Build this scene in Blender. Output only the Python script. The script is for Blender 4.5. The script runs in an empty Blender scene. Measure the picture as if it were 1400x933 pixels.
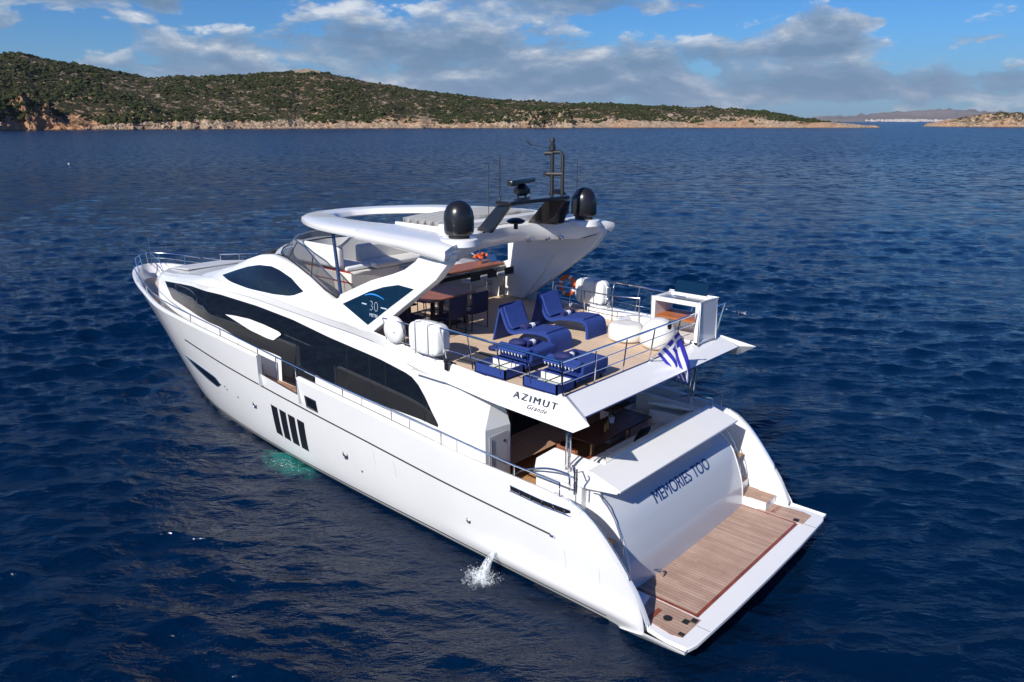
import bpy, math, random
import numpy as np
from mathutils import Vector, Matrix
S = bpy.context.scene
COL = S.collection
rad = math.radians
rng = np.random.default_rng(7)
random.seed(7)

# ------------------------------------------------------------------ camera, sky, sun
CAM = Vector((-5.28, 13.56, 9.23))
cam = bpy.data.cameras.new('camera')
cam.sensor_width = 36.0
cam.lens = 27.0
cam.clip_start = 0.1
cam.clip_end = 90000
camo = bpy.data.objects.new('camera', cam)
COL.objects.link(camo)
camo.location = CAM
camo.rotation_euler = Vector((0.64208, -0.71556, -0.27514)).to_track_quat('-Z', 'Y').to_euler()
S.camera = camo
S.view_settings.view_transform = 'Standard'
S.view_settings.look = 'None'
S.view_settings.exposure = 0.30
S.view_settings.gamma = 1.0
SUN_AZ, SUN_EL = 97.0, 35.0
sd = Vector((math.cos(rad(SUN_AZ)) * math.cos(rad(SUN_EL)), math.sin(rad(SUN_AZ)) * math.cos(rad(SUN_EL)), math.sin(rad(SUN_EL))))
sun = bpy.data.lights.new('sun', 'SUN')
sun.energy = 4.7
sun.angle = rad(0.53)
sun.color = (1.0, 0.955, 0.89)
suno = bpy.data.objects.new('sun', sun)
COL.objects.link(suno)
suno.rotation_euler = sd.to_track_quat('Z', 'Y').to_euler()
suno.location = (0, 0, 50)


class NT:
    """small helper to write shader maths"""
    def __init__(s, tree):
        s.t = tree; s.n = tree.nodes; s.l = tree.links
    def new(s, typ, **kw):
        n = s.n.new(typ)
        for k, v in kw.items():
            setattr(n, k, v)
        return n
    def put(s, sock, v):
        if isinstance(v, bpy.types.NodeSocket):
            s.l.new(v, sock)
        else:
            sock.default_value = v
    def m(s, op, a, b=0.0, c=0.0, clamp=False):
        n = s.new('ShaderNodeMath', operation=op, use_clamp=clamp)
        s.put(n.inputs[0], a); s.put(n.inputs[1], b); s.put(n.inputs[2], c)
        return n.outputs[0]
    def ramp(s, f, stops, interp='LINEAR'):
        n = s.new('ShaderNodeValToRGB')
        n.color_ramp.interpolation = interp
        e = n.color_ramp.elements
        while len(e) < len(stops):
            e.new(0.5)
        for i, (p, c) in enumerate(stops):
            e[i].position = p
            e[i].color = (c, c, c, 1) if isinstance(c, (int, float)) else (*c, 1)
        s.put(n.inputs[0], f)
        return n.outputs[0]
    def noise(s, vec, scale, detail=4, rough=0.5, dist=0.0, typ='FBM'):
        n = s.new('ShaderNodeTexNoise')
        n.noise_type = typ
        if vec is not None: s.put(n.inputs['Vector'], vec)
        s.put(n.inputs['Scale'], scale); s.put(n.inputs['Detail'], detail)
        s.put(n.inputs['Roughness'], rough); s.put(n.inputs['Distortion'], dist)
        return n.outputs[0]
    def mix(s, f, a, b, blend='MIX'):
        n = s.new('ShaderNodeMix', data_type='RGBA', blend_type=blend)
        s.put(n.inputs[0], f)
        for sock, v in ((n.inputs[6], a), (n.inputs[7], b)):
            s.put(sock, (*v, 1) if isinstance(v, tuple) and len(v) == 3 else v)
        return n.outputs[2]
    def comb(s, x, y, z):
        n = s.new('ShaderNodeCombineXYZ')
        for i, v in enumerate((x, y, z)): s.put(n.inputs[i], v)
        return n.outputs[0]
    def sep(s, v):
        n = s.new('ShaderNodeSeparateXYZ'); s.put(n.inputs[0], v)
        return n.outputs
    def mapping(s, v, scale=(1, 1, 1), rot=(0, 0, 0), loc=(0, 0, 0)):
        n = s.new('ShaderNodeMapping'); s.put(n.inputs['Vector'], v)
        n.inputs['Scale'].default_value = scale; n.inputs['Rotation'].default_value = rot
        n.inputs['Location'].default_value = loc
        return n.outputs[0]


def px_az(px):      # compass direction (degrees from +x, counter-clockwise) of a column of the view
    return -48.1 - math.degrees(math.atan((px - 700) / 1092.0))


def build_world():
    w = bpy.data.worlds.new('World'); S.world = w
    w.use_nodes = True
    t = NT(w.node_tree)
    bg = w.node_tree.nodes['Background']
    sky = t.new('ShaderNodeTexSky', sky_type='NISHITA')
    sky.sun_disc = False
    sky.sun_elevation = rad(SUN_EL)
    sky.sun_rotation = rad(90 - SUN_AZ)
    sky.altitude = 0; sky.air_density = 1.0; sky.dust_density = 0.15; sky.ozone_density = 3.0
    tc = t.new('ShaderNodeTexCoord').outputs['Generated']
    x, y, z = t.sep(tc)
    az = t.m('ARCTAN2', y, x)
    el = t.m('ARCSINE', z)
    # cooler, deeper blue of a clear winter sky
    skyc = t.mix(1.0, sky.outputs[0], (0.30, 0.66, 1.10), 'MULTIPLY')
    up_ = t.ramp(el, [(0.10, 0.0), (0.55, 1.0)])
    skyc = t.mix(up_, skyc, t.mix(1.0, skyc, (0.10, 0.60, 0.98), 'MULTIPLY'))
    # cloud field: noise stretched along the horizon plus the large banks seen from this bay
    v = t.comb(t.m('MULTIPLY', az, 1.0), t.m('MULTIPLY', el, 2.4), 0.3)
    n1 = t.noise(v, 8.0, 10, 0.60, 0.2)
    v2 = t.comb(az, t.m('ADD', t.m('MULTIPLY', el, 2.4), 0.030), 0.3)
    n2 = t.noise(v2, 8.0, 10, 0.60, 0.2)
    banks = [  # px, elev px, half width, half height, weight
        (80, 152, 170, 24, .44), (190, 60, 170, 12, .14), (10, 105, 60, 15, .2), (485, 158, 110, 22, .26), (255, 133, 30, 8, .2),
        (620, 92, 300, 28, .34), (430, 92, 120, 22, .16), (720, 148, 120, 26, .34), (900, 142, 130, 14, .34), (690, 56, 330, 22, .30),
        (1105, 108, 62, 26, .42), (1060, 85, 100, 10, .24), (1185, 115, 40, 7, .24), (1140, 160, 110, 7, .2), (1050, 36, 330, 20, .27), (1330, 42, 240, 20, .26), (1390, 153, 50, 5, .25), (1300, 90, 150, 6, .12),
        (870, 66, 90, 20, .22), (300, 45, 250, 12, .12)]
    acc = None
    for px, e, rw, rh, wt in banks:
        a0 = rad(px_az(px)); e0 = math.atan(e / 1080.0)
        dx = t.m('MULTIPLY', t.m('SUBTRACT', az, a0), 1092.0 / rw)
        dy = t.m('MULTIPLY', t.m('SUBTRACT', el, e0), 1092.0 / rh)
        q = t.m('ADD', t.m('MULTIPLY', dx, dx), t.m('MULTIPLY', dy, dy))
        g = t.m('MULTIPLY', t.m('EXPONENT', t.m('MULTIPLY', q, -1.0)), wt)
        acc = g if acc is None else t.m('ADD', acc, g)
    acc = t.m('MINIMUM', acc, 0.42)
    high = t.ramp(el, [(0.16, 0.0), (0.4, -0.16)])
    high = t.m('MULTIPLY', t.ramp(el, [(0.15, 0.0), (0.30, 1.0)]), -0.30)
    dens = t.m('ADD', t.m('ADD', t.m('MULTIPLY', t.m('SUBTRACT', n1, 0.5), 1.75), acc), high)
    cov = t.ramp(dens, [(0.11, 0.0), (0.22, 0.76), (0.38, 1.0)], 'EASE')
    # sunlit tops against shaded bases
    lit = t.m('ADD', t.m('MULTIPLY', t.m('SUBTRACT', n1, n2), 3.6), 0.40)
    lit = t.m('SUBTRACT', lit, t.m('MULTIPLY', t.m('SUBTRACT', dens, 0.2), 0.9), clamp=True)
    cc = t.ramp(lit, [(0.0, (1.7, 2.8, 4.4)), (0.35, (2.8, 3.9, 5.5)), (0.60, (5.0, 5.8, 6.9)), (0.9, (9.4, 9.6, 9.8))])
    # banks thin out to pale haze near the horizon
    hz = t.ramp(t.m('MULTIPLY', el, 10.0), [(0.0, 1.0), (0.35, 0.45), (1.0, 0.0)])
    ccol = t.mix(t.m('MULTIPLY', hz, 0.55), cc, (2.6, 3.9, 5.6))
    cov2 = t.m('MULTIPLY', cov, 0.93)
    skyh = t.mix(t.m('MULTIPLY', hz, 0.85), skyc, (2.9, 4.3, 6.0))
    out = t.mix(cov2, skyh, ccol)
    t.l.new(out, bg.inputs[0])
    bg.inputs[1].default_value = 0.074
build_world()

# ------------------------------------------------------------------ mesh helpers
class MB:
    def __init__(s): s.v = []; s.f = []
    def add(s, vs, fs):
        o = len(s.v); s.v += [tuple(map(float, p)) for p in vs]; s.f += [tuple(i + o for i in f) for f in fs]
        return s
    def box(s, c, d, rot=None):
        x, y, z = [k / 2 for k in d]
        p = [Vector(q) for q in ((-x, -y, -z), (x, -y, -z), (x, y, -z), (-x, y, -z), (-x, -y, z), (x, -y, z), (x, y, z), (-x, y, z))]
        if rot is not None: p = [rot @ q for q in p]
        p = [q + Vector(c) for q in p]
        return s.add(p, [(0, 3, 2, 1), (4, 5, 6, 7), (0, 1, 5, 4), (1, 2, 6, 5), (2, 3, 7, 6), (3, 0, 4, 7)])
    def b2(s, a, b):
        return s.box([(a[i] + b[i]) / 2 for i in range(3)], [abs(b[i] - a[i]) for i in range(3)])
    def tube(s, path, r, n=8, closed=False, cap=True):
        P = [Vector(p) for p in path]; m = len(P)
        rs = r if isinstance(r, (list, tuple)) else [r] * m
        up = Vector((0, 0, 1)); vs = []; prev = None
        for i, p in enumerate(P):
            a = P[(i - 1) % m] if (i > 0 or closed) else p
            b = P[(i + 1) % m] if (i < m - 1 or closed) else p
            t = (b - a).normalized()
            if prev is None:
                u = t.cross(up)
                if u.length < 1e-3: u = t.cross(Vector((1, 0, 0)))
            else:
                u = prev - t * prev.dot(t)
            u.normalize(); prev = u; w = t.cross(u)
            for k in range(n):
                a_ = 2 * math.pi * k / n
                vs.append(p + (u * math.cos(a_) + w * math.sin(a_)) * rs[i])
        fs = []
        for i in range(m if closed else m - 1):
            j = (i + 1) % m
            for k in range(n):
                l = (k + 1) % n
                fs.append((i * n + k, j * n + k, j * n + l, i * n + l))
        if cap and not closed:
            fs.append(tuple(range(n))); fs.append(tuple(reversed(range((m - 1) * n, m * n))))
        return s.add(vs, fs)
    def lathe(s, prof, c=(0, 0, 0), n=24, rot=None, sx=1, sy=1):
        vs = []
        for r, z in prof:
            for k in range(n):
                a = 2 * math.pi * k / n
                q = Vector((r * math.cos(a) * sx, r * math.sin(a) * sy, z))
                if rot is not None: q = rot @ q
                vs.append(q + Vector(c))
        m = len(prof); fs = []
        for i in range(m - 1):
            for k in range(n):
                l = (k + 1) % n
                fs.append((i * n + k, i * n + l, (i + 1) * n + l, (i + 1) * n + k))
        fs.append(tuple(reversed(range(n)))); fs.append(tuple(range((m - 1) * n, m * n)))
        return s.add(vs, fs)
    def loft(s, rows, closed=False, flip=False):
        n = len(rows[0]); vs = [p for r in rows for p in r]; fs = []
        for i in range(len(rows) - 1):
            for k in range(n if closed else n - 1):
                l = (k + 1) % n
                f = (i * n + k, i * n + l, (i + 1) * n + l, (i + 1) * n + k)
                fs.append(f[::-1] if flip else f)
        return s.add(vs, fs)
    def prism(s, poly, off):
        n = len(poly); P = [Vector(p) for p in poly]; Q = [p + Vector(off) for p in P]
        fs = [tuple(range(n)), tuple(reversed(range(n, 2 * n)))]
        for k in range(n):
            l = (k + 1) % n
            fs.append((k, k + n, l + n, l))
        return s.add(P + Q, fs)
    def mirror(s):
        o = len(s.v)
        s.v += [(x, -y, z) for x, y, z in s.v]
        s.f += [tuple(i + o for i in f[::-1]) for f in s.f]
        return s
    def mirrored(s):
        q = MB(); q.v = [(x, -y, z) for x, y, z in s.v]; q.f = [f[::-1] for f in s.f]; return q
    def mesh(s, name):
        me = bpy.data.meshes.new(name); me.from_pydata(s.v, [], s.f); me.validate(); return me
    def build(s, name, mat, parent=None, ang=35, bevel=0, seg=2, fix=True, thick=0, sub=0):
        me = s.mesh(name)
        if fix:
            import bmesh
            bm = bmesh.new(); bm.from_mesh(me)
            bmesh.ops.remove_doubles(bm, verts=bm.verts, dist=1e-5)
            bmesh.ops.recalc_face_normals(bm, faces=bm.faces)
            bm.to_mesh(me); bm.free()
        me.materials.append(mat)
        if ang:
            for p in me.polygons: p.use_smooth = True
            me.set_sharp_from_angle(angle=rad(ang))
        o = bpy.data.objects.new(name, me); COL.objects.link(o)
        if parent is not None: o.parent = parent
        if thick:
            md = o.modifiers.new('t', 'SOLIDIFY'); md.thickness = thick; md.offset = -1
        if bevel:
            md = o.modifiers.new('b', 'BEVEL'); md.width = bevel; md.segments = seg; md.limit_method = 'ANGLE'; md.angle_limit = rad(40)
            md.harden_normals = False
        if sub:
            md = o.modifiers.new('s', 'SUBSURF'); md.levels = sub; md.render_levels = sub
        return o

def tag(o, label=None, cat=None, group=None, kind=None):
    if label: o['label'] = label
    if cat: o['category'] = cat
    if group: o['group'] = group
    if kind: o['kind'] = kind
    return o

def empty(name, loc=(0, 0, 0), rz=0, label=None, cat=None, group=None):
    o = bpy.data.objects.new(name, None); COL.objects.link(o)
    o.location = loc; o.rotation_euler = (0, 0, rz); o.empty_display_size = 0.2
    return tag(o, label, cat, group)

def copy_tree(o, parent=None):
    c = o.copy(); COL.objects.link(c); c.parent = parent
    for ch in list(o.children): copy_tree(ch, c)
    return c

def itp(x, tab):
    return float(np.interp(x, [t[0] for t in tab], [t[1] for t in tab]))

def smooth_tab(tab, n=6):
    """Catmull-Rom resampling of a point list"""
    P = [np.array(p, float) for p in tab]; out = []
    for i in range(len(P) - 1):
        p0 = P[max(i - 1, 0)]; p1 = P[i]; p2 = P[i + 1]; p3 = P[min(i + 2, len(P) - 1)]
        for k in range(n):
            t = k / n
            out.append(tuple(0.5 * ((2 * p1) + (-p0 + p2) * t + (2 * p0 - 5 * p1 + 4 * p2 - p3) * t * t + (-p0 + 3 * p1 - 3 * p2 + p3) * t ** 3)))
    out.append(tuple(P[-1])); return out

# ------------------------------------------------------------------ materials
MATS = {}
def mat(name, col, rough=0.5, metal=0.0, coat=0.0, spec=0.5, bump=None, var=None, **kw):
    m = bpy.data.materials.new(name); m.use_nodes = True
    t = NT(m.node_tree); b = m.node_tree.nodes['Principled BSDF']
    b.inputs['Base Color'].default_value = (*col, 1)
    b.inputs['Roughness'].default_value = rough
    b.inputs['Metallic'].default_value = metal
    b.inputs['Coat Weight'].default_value = coat
    b.inputs['Coat Roughness'].default_value = 0.05
    b.inputs['Specular IOR Level'].default_value = spec
    oc = t.new('ShaderNodeTexCoord').outputs['Object']
    if var:     # (scale, amount) blotchy colour variation
        n = t.noise(oc, var[0], 5, 0.6)
        f = t.ramp(n, [(0.3, 0.0), (0.7, 1.0)])
        a = tuple(c * (1 - var[1]) for c in col); c2 = tuple(min(1, c * (1 + var[1])) for c in col)
        t.l.new(t.mix(f, a, c2), b.inputs['Base Color'])
    if bump:    # (scale, strength, distance)
        n = t.noise(oc, bump[0], 4, 0.6)
        bn = t.new('ShaderNodeBump'); bn.inputs['Strength'].default_value = bump[1]; bn.inputs['Distance'].default_value = bump[2]
        t.l.new(n, bn.inputs['Height']); t.l.new(bn.outputs[0], b.inputs['Normal'])
    for k, v in kw.items():
        b.inputs[k].default_value = v
    MATS[name] = m
    return m

WHITE = mat('gelcoat', (0.80, 0.80, 0.785), 0.22, coat=0.35, var=(0.6, 0.018))
HULLW = mat('hull_gelcoat', (0.78, 0.78, 0.765), 0.14, coat=0.8, var=(0.45, 0.03), bump=(0.9, 0.10, 0.05))
CREAM = mat('vinyl_cream', (0.72, 0.70, 0.64), 0.5, bump=(30, 0.1, 0.004))
GREYV = mat('grey_nonskid', (0.52, 0.53, 0.54), 0.6, bump=(90, 0.2, 0.002))
PANEL = mat('grey_panel', (0.42, 0.42, 0.44), 0.35)
GLASS = mat('dark_glass', (0.006, 0.008, 0.012), 0.035, coat=0.0, spec=0.7, bump=(0.9, 0.03, 0.03))
BLUEG = mat('blue_tint_glass', (0.004, 0.02, 0.045), 0.05, spec=0.7)
BLACK = mat('black_satin', (0.012, 0.012, 0.014), 0.28, coat=0.2)
BLACKM = mat('black_matt', (0.015, 0.015, 0.017), 0.55)
CHROME = mat('polished_steel', (0.78, 0.78, 0.78), 0.12, metal=1.0)
STEELD = mat('brushed_steel', (0.5, 0.51, 0.53), 0.3, metal=1.0)
BLUE = mat('navy_canvas', (0.014, 0.042, 0.21), 0.85, bump=(160, 0.25, 0.003), var=(3.0, 0.12))
BLUED = mat('navy_cushion', (0.012, 0.018, 0.10), 0.8, bump=(60, 0.3, 0.006))
BLUEC = mat('dark_blue_weave', (0.010, 0.013, 0.055), 0.8)
TOWEL = mat('white_towel', (0.8, 0.8, 0.8), 0.9, bump=(120, 0.4, 0.004))
LIFER = mat('white_canister', (0.78, 0.79, 0.76), 0.35, var=(2.0, 0.03))
RED = mat('red_piping', (0.42, 0.02, 0.015), 0.5)
ORANGE = mat('orange_plastic', (0.75, 0.13, 0.02), 0.45)
WOODD = mat('dark_wood', (0.13, 0.042, 0.024), 0.45, coat=0.1, var=(5, 0.3))
WOODB = mat('brown_table', (0.28, 0.105, 0.06), 0.5, coat=0.05, var=(6, 0.2))
ANTI = mat('black_antifoul', (0.01, 0.01, 0.013), 0.4)
LEAF = mat('leaf_green', (0.05, 0.09, 0.02), 0.6, var=(20, 0.4))
NAVYL = mat('navy_lettering', (0.008, 0.04, 0.17), 0.35)
GREYL = mat('grey_lettering', (0.03, 0.03, 0.035), 0.4)
SILVL = mat('silver_lettering', (0.55, 0.62, 0.7), 0.3)
SWOOSH = mat('blue_emblem', (0.03, 0.25, 0.7), 0.4)
SMOKE = mat('smoked_acrylic', (0.05, 0.05, 0.055), 0.05)
SMOKE.node_tree.nodes['Principled BSDF'].inputs['Transmission Weight'].default_value = 0.0
SMOKE.node_tree.nodes['Principled BSDF'].inputs['Alpha'].default_value = 0.62

def teak(name, axis='Y', w=0.055, c1=(0.40, 0.235, 0.135), c2=(0.30, 0.165, 0.09), seam=(0.05, 0.03, 0.025), ln=1.6):
    """planked deck; axis = direction the planks run"""
    m = bpy.data.materials.new(name); m.use_nodes = True
    t = NT(m.node_tree); b = m.node_tree.nodes['Principled BSDF']
    oc = t.new('ShaderNodeTexCoord').outputs['Object']
    x, y, z = t.sep(oc)
    a, l = (x, y) if axis == 'Y' else (y, x)
    k = t.m('DIVIDE', a, w)
    idx = t.m('FLOOR', k); fr = t.m('FRACT', k)
    wn = t.new('ShaderNodeTexWhiteNoise', noise_dimensions='2D')
    seg = t.m('FLOOR', t.m('ADD', t.m('DIVIDE', l, ln), t.m('MULTIPLY', idx, 0.37)))
    t.l.new(t.comb(idx, seg, 0), wn.inputs['Vector'])
    grain = t.noise(t.mapping(oc, (3, 40, 3) if axis == 'X' else (40, 3, 3)), 1.5, 4, 0.6)
    blot = t.noise(oc, 1.1, 6, 0.68)
    f = t.m('ADD', t.m('MULTIPLY', wn.outputs[0], 0.5), t.m('ADD', t.m('MULTIPLY', grain, 0.4), t.m('MULTIPLY', t.m('SUBTRACT', blot, 0.46), 1.7)), clamp=True)
    c = t.mix(f, c2, c1)
    s = t.m('LESS_THAN', t.m('MULTIPLY', fr, t.m('SUBTRACT', 1.0, fr)), 0.045)
    c = t.mix(t.m('MULTIPLY', s, 0.75), c, seam)
    t.l.new(c, b.inputs['Base Color'])
    b.inputs['Roughness'].default_value = 0.65
    return m
TEAK = teak('teak_deck', 'X', 0.06, (0.72, 0.55, 0.39), (0.60, 0.44, 0.30), (0.28, 0.19, 0.12))
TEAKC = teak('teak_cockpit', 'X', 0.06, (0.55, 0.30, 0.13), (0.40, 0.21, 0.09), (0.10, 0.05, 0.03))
TEAKP = teak('teak_platform', 'X', 0.085, (0.52, 0.36, 0.27), (0.32, 0.195, 0.14), (0.035, 0.02, 0.018))
TEAKR = mat('varnished_teak', (0.22, 0.05, 0.022), 0.35, coat=0.4, var=(4, 0.3))

# ------------------------------------------------------------------ sea
def sea_waves():
    r = np.random.default_rng(3); W = []
    for lam, amp, n in ((12, .026, 3), (6.5, .022, 5), (4.0, .024, 7), (2.4, .032, 10), (1.5, .032, 14), (0.95, .0235, 16), (0.6, .0145, 16), (0.38, .0075, 14)):
        for _ in range(n):
            l = lam * r.uniform(.8, 1.25); th = rad(138) + r.normal(0, .42)
            W.append((l, amp / math.sqrt(n) * 1.25, th, r.uniform(0, 6.28)))
    return W
WV = sea_waves()
def wave_z(X, Y, R):
    Z = np.zeros_like(X); DX = np.zeros_like(X); DY = np.zeros_like(X)
    env = 0.75 + 0.35 * np.sin(X * .11 + Y * .07 + 1) * np.sin(Y * .13 - X * .05)
    for l, a, th, ph in WV:
        k = 2 * math.pi / l; c, s = math.cos(th), math.sin(th)
        wx = .5 * np.sin(.21 * Y / l ** .5 + ph) + .5 * np.sin(.17 * X / l ** .5 + 2 * ph)
        arg = k * (X * c + Y * s) + ph + wx
        fade = np.clip(1.6 - R * R / 9690.0 / (l * 0.45), 0, 1)      # waves too small to be resolved out there
        A = a * fade * env
        Z += A * np.cos(arg); DX -= A * .98 * c * np.sin(arg); DY -= A * .98 * s * np.sin(arg)
    return Z, DX, DY

def build_sea():
    cx, cy = CAM.x, CAM.y
    th0 = rad(-48)
    front = np.linspace(-rad(46), rad(46), 1150)
    back = np.linspace(rad(46), 2 * math.pi - rad(46), 90)[1:-1]
    th = np.concatenate([front, back]) + th0
    r = [2.0, 4.0, 6.0, 8.0]; 
    while r[-1] < 50000:
        R = r[-1]; r.append(R + min(max(R * R / 9690.0 * 1.05, 0.035), R * 0.06))
    r = np.array(r)
    T, Rr = np.meshgrid(th, r)
    X = cx + Rr * np.cos(T); Y = cy + Rr * np.sin(T)
    Z, DX, DY = wave_z(X, Y, Rr)
    # the hull shelters a calmer strip of water along its port side
    calm = 1 - 0.62 * np.exp(-((Y - 3.6) / 2.6) ** 2) * np.clip((X + 1) / 3, 0, 1) * np.clip((14 - X) / 5, 0, 1)
    Z *= calm; X = X + DX * calm; Y = Y + DY * calm
    nr, nt = X.shape
    co = np.stack([X, Y, Z], -1).reshape(-1, 3)
    i = np.arange(nr - 1)[:, None]; j = np.arange(nt)[None, :]; jn = (j + 1) % nt
    q = np.stack([i * nt + j + 0 * i, i * nt + jn, (i + 1) * nt + jn, (i + 1) * nt + j], -1).reshape(-1, 4)
    q = q[:, ::-1]
    q = q[:, ::-1]
    me = bpy.data.meshes.new('sea')
    nv = len(co) + 1
    me.vertices.add(nv)
    me.vertices.foreach_set('co', np.concatenate([co, [[cx, cy, 0]]]).ravel())
    tri = np.stack([np.full(nt, nv - 1), np.arange(nt), (np.arange(nt) + 1) % nt], -1)
    me.loops.add(q.size + tri.size)
    me.loops.foreach_set('vertex_index', np.concatenate([q.ravel(), tri.ravel()]).astype(np.int32))
    me.polygons.add(len(q) + len(tri))
    ls = np.concatenate([np.arange(len(q)) * 4, len(q) * 4 + np.arange(len(tri)) * 3]).astype(np.int32)
    me.polygons.foreach_set('loop_start', ls)
    me.polygons.foreach_set('use_smooth', np.ones(len(q) + len(tri), bool))
    me.update(calc_edges=True); me.validate()
    m = bpy.data.materials.new('sea_water'); m.use_nodes = True
    t = NT(m.node_tree); b = m.node_tree.nodes['Principled BSDF']
    gp = t.new('ShaderNodeNewGeometry').outputs['Position']
    patch = t.ramp(t.noise(gp, 0.012, 4, 0.6), [(0.3, 0.0), (0.7, 1.0)])
    col = t.mix(patch, (0.0, 0.0065, 0.024), (0.0, 0.0100, 0.035))
    # aerated turquoise water from the side outlet
    gx, gy, gz = t.sep(gp)
    dx = t.m('MULTIPLY', t.m('SUBTRACT', gx, 12.5), 0.62); dy = t.m('MULTIPLY', t.m('SUBTRACT', gy, 3.05), 1.35)
    q2 = t.m('ADD', t.m('MULTIPLY', dx, dx), t.m('MULTIPLY', dy, dy))
    tq = t.m('SUBTRACT', 1.25, t.m('ADD', q2, t.m('MULTIPLY', t.noise(gp, 2.6, 6, 0.75), 1.35)), clamp=True)
    tq = t.ramp(tq, [(0.0, 0.0), (0.6, 1.0)])
    col = t.mix(tq, col, (0.006, 0.12, 0.10))
    t.l.new(col, b.inputs['Base Color'])
    b.inputs['IOR'].default_value = 1.333
    # crests run across the wind
    rot = t.mapping(gp, (1.0, 1.0, 1.0), (0, 0, rad(48)))
    n1 = t.noise(t.mapping(rot, (2.4, 1.0, 1.0)), 1.1, 5, 0.62, 0.3)
    n2 = t.noise(t.mapping(rot, (2.0, 1.0, 1.0)), 5.5, 3, 0.6, 0.2)
    n3 = t.noise(t.mapping(rot, (2.2, 1.0, 1.0)), 0.14, 5, 0.6, 0.2)
    h = t.m('ADD', t.m('MULTIPLY', n1, 0.15), t.m('ADD', t.m('MULTIPLY', n2, 0.030), t.m('MULTIPLY', n3, 0.6)))
    bn = t.new('ShaderNodeBump'); bn.inputs['Strength'].default_value = 0.7; bn.inputs['Distance'].default_value = 1.0
    t.l.new(h, bn.inputs['Height'])
    # far out the mesh no longer carries the chop: give the facets their slope directly
    far = t.ramp(t.m('DIVIDE', t.m('SQRT', t.m('ADD', t.m('MULTIPLY', gx, gx), t.m('MULTIPLY', gy, gy))), 400.0), [(0.06, 0.0), (0.6, 1.0)])
    t.l.new(t.m('ADD', 0.06, t.m('MULTIPLY', far, 0.16)), b.inputs['Roughness'])
    nc = t.new('ShaderNodeTexNoise'); nc.inputs['Scale'].default_value = 0.9; nc.inputs['Detail'].default_value = 3; nc.inputs['Roughness'].default_value = 0.7
    t.l.new(t.mapping(rot, (1.8, 0.8, 1.0)), nc.inputs['Vector'])
    vs = t.new('ShaderNodeVectorMath', operation='SUBTRACT'); t.l.new(nc.outputs[1], vs.inputs[0]); vs.inputs[1].default_value = (0.5, 0.5, 0.5)
    gust = t.m('ADD', 0.55, t.m('MULTIPLY', t.noise(gp, 0.012, 4, 0.6), 0.9))
    vm = t.new('ShaderNodeVectorMath', operation='MULTIPLY'); t.l.new(vs.outputs[0], vm.inputs[0]); vm.inputs[1].default_value = (1.7, 1.7, 0.0)
    vc = t.new('ShaderNodeVectorMath', operation='SCALE'); t.l.new(vm.outputs[0], vc.inputs[0]); t.l.new(t.m('MULTIPLY', far, gust), vc.inputs['Scale'])
    va = t.new('ShaderNodeVectorMath', operation='ADD'); t.l.new(bn.outputs[0], va.inputs[0]); t.l.new(vc.outputs[0], va.inputs[1])
    # wavelets of two to ten metres, still visible as dark and light flecks towards the horizon
    far2 = t.ramp(t.m('DIVIDE', t.m('SQRT', t.m('ADD', t.m('MULTIPLY', gx, gx), t.m('MULTIPLY', gy, gy))), 400.0), [(0.10, 0.0), (0.35, 1.0)])
    nd = t.new('ShaderNodeTexNoise'); nd.inputs['Scale'].default_value = 0.5; nd.inputs['Detail'].default_value = 5; nd.inputs['Roughness'].default_value = 0.72
    t.l.new(t.mapping(rot, (1.5, 1.0, 1.0)), nd.inputs['Vector'])
    ws_ = t.new('ShaderNodeVectorMath', operation='SUBTRACT'); t.l.new(nd.outputs[1], ws_.inputs[0]); ws_.inputs[1].default_value = (0.5, 0.5, 0.5)
    wm = t.new('ShaderNodeVectorMath', operation='MULTIPLY'); t.l.new(ws_.outputs[0], wm.inputs[0]); wm.inputs[1].default_value = (3.2, 3.2, 0.0)
    wc = t.new('ShaderNodeVectorMath', operation='SCALE'); t.l.new(wm.outputs[0], wc.inputs[0]); t.l.new(far2, wc.inputs['Scale'])
    vb = t.new('ShaderNodeVectorMath', operation='ADD'); t.l.new(va.outputs[0], vb.inputs[0]); t.l.new(wc.outputs[0], vb.inputs[1]); va = vb
    vn = t.new('ShaderNodeVectorMath', operation='NORMALIZE'); t.l.new(va.outputs[0], vn.inputs[0])
    t.l.new(vn.outputs[0], b.inputs['Normal'])
    me.materials.append(m)
    o = bpy.data.objects.new('sea', me); COL.objects.link(o)
    tag(o, 'deep blue rippled sea around the yacht', None, None, 'structure')
build_sea()

# ------------------------------------------------------------------ islands
def vnoise(x, y, seed=0):
    """value noise, vectorised"""
    xi = np.floor(x).astype(np.int64); yi = np.floor(y).astype(np.int64)
    fx = x - xi; fy = y - yi
    fx = fx * fx * (3 - 2 * fx); fy = fy * fy * (3 - 2 * fy)
    def h(a, b):
        n = (a * 374761393 + b * 668265263 + seed * 974634777) & 0x7fffffff
        n = ((n ^ (n >> 13)) * 1274126177) & 0x7fffffff
        return ((n ^ (n >> 16)) & 0xffff) / 65535.0
    return (h(xi, yi) * (1 - fx) + h(xi + 1, yi) * fx) * (1 - fy) + (h(xi, yi + 1) * (1 - fx) + h(xi + 1, yi + 1) * fx) * fy
def fbm(x, y, o=4, seed=0):
    s = 0; a = .5
    for i in range(o):
        s = s + a * vnoise(x, y, seed + i); x = x * 2.03 + 5.1; y = y * 2.03 + 1.7; a *= .5
    return s

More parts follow.
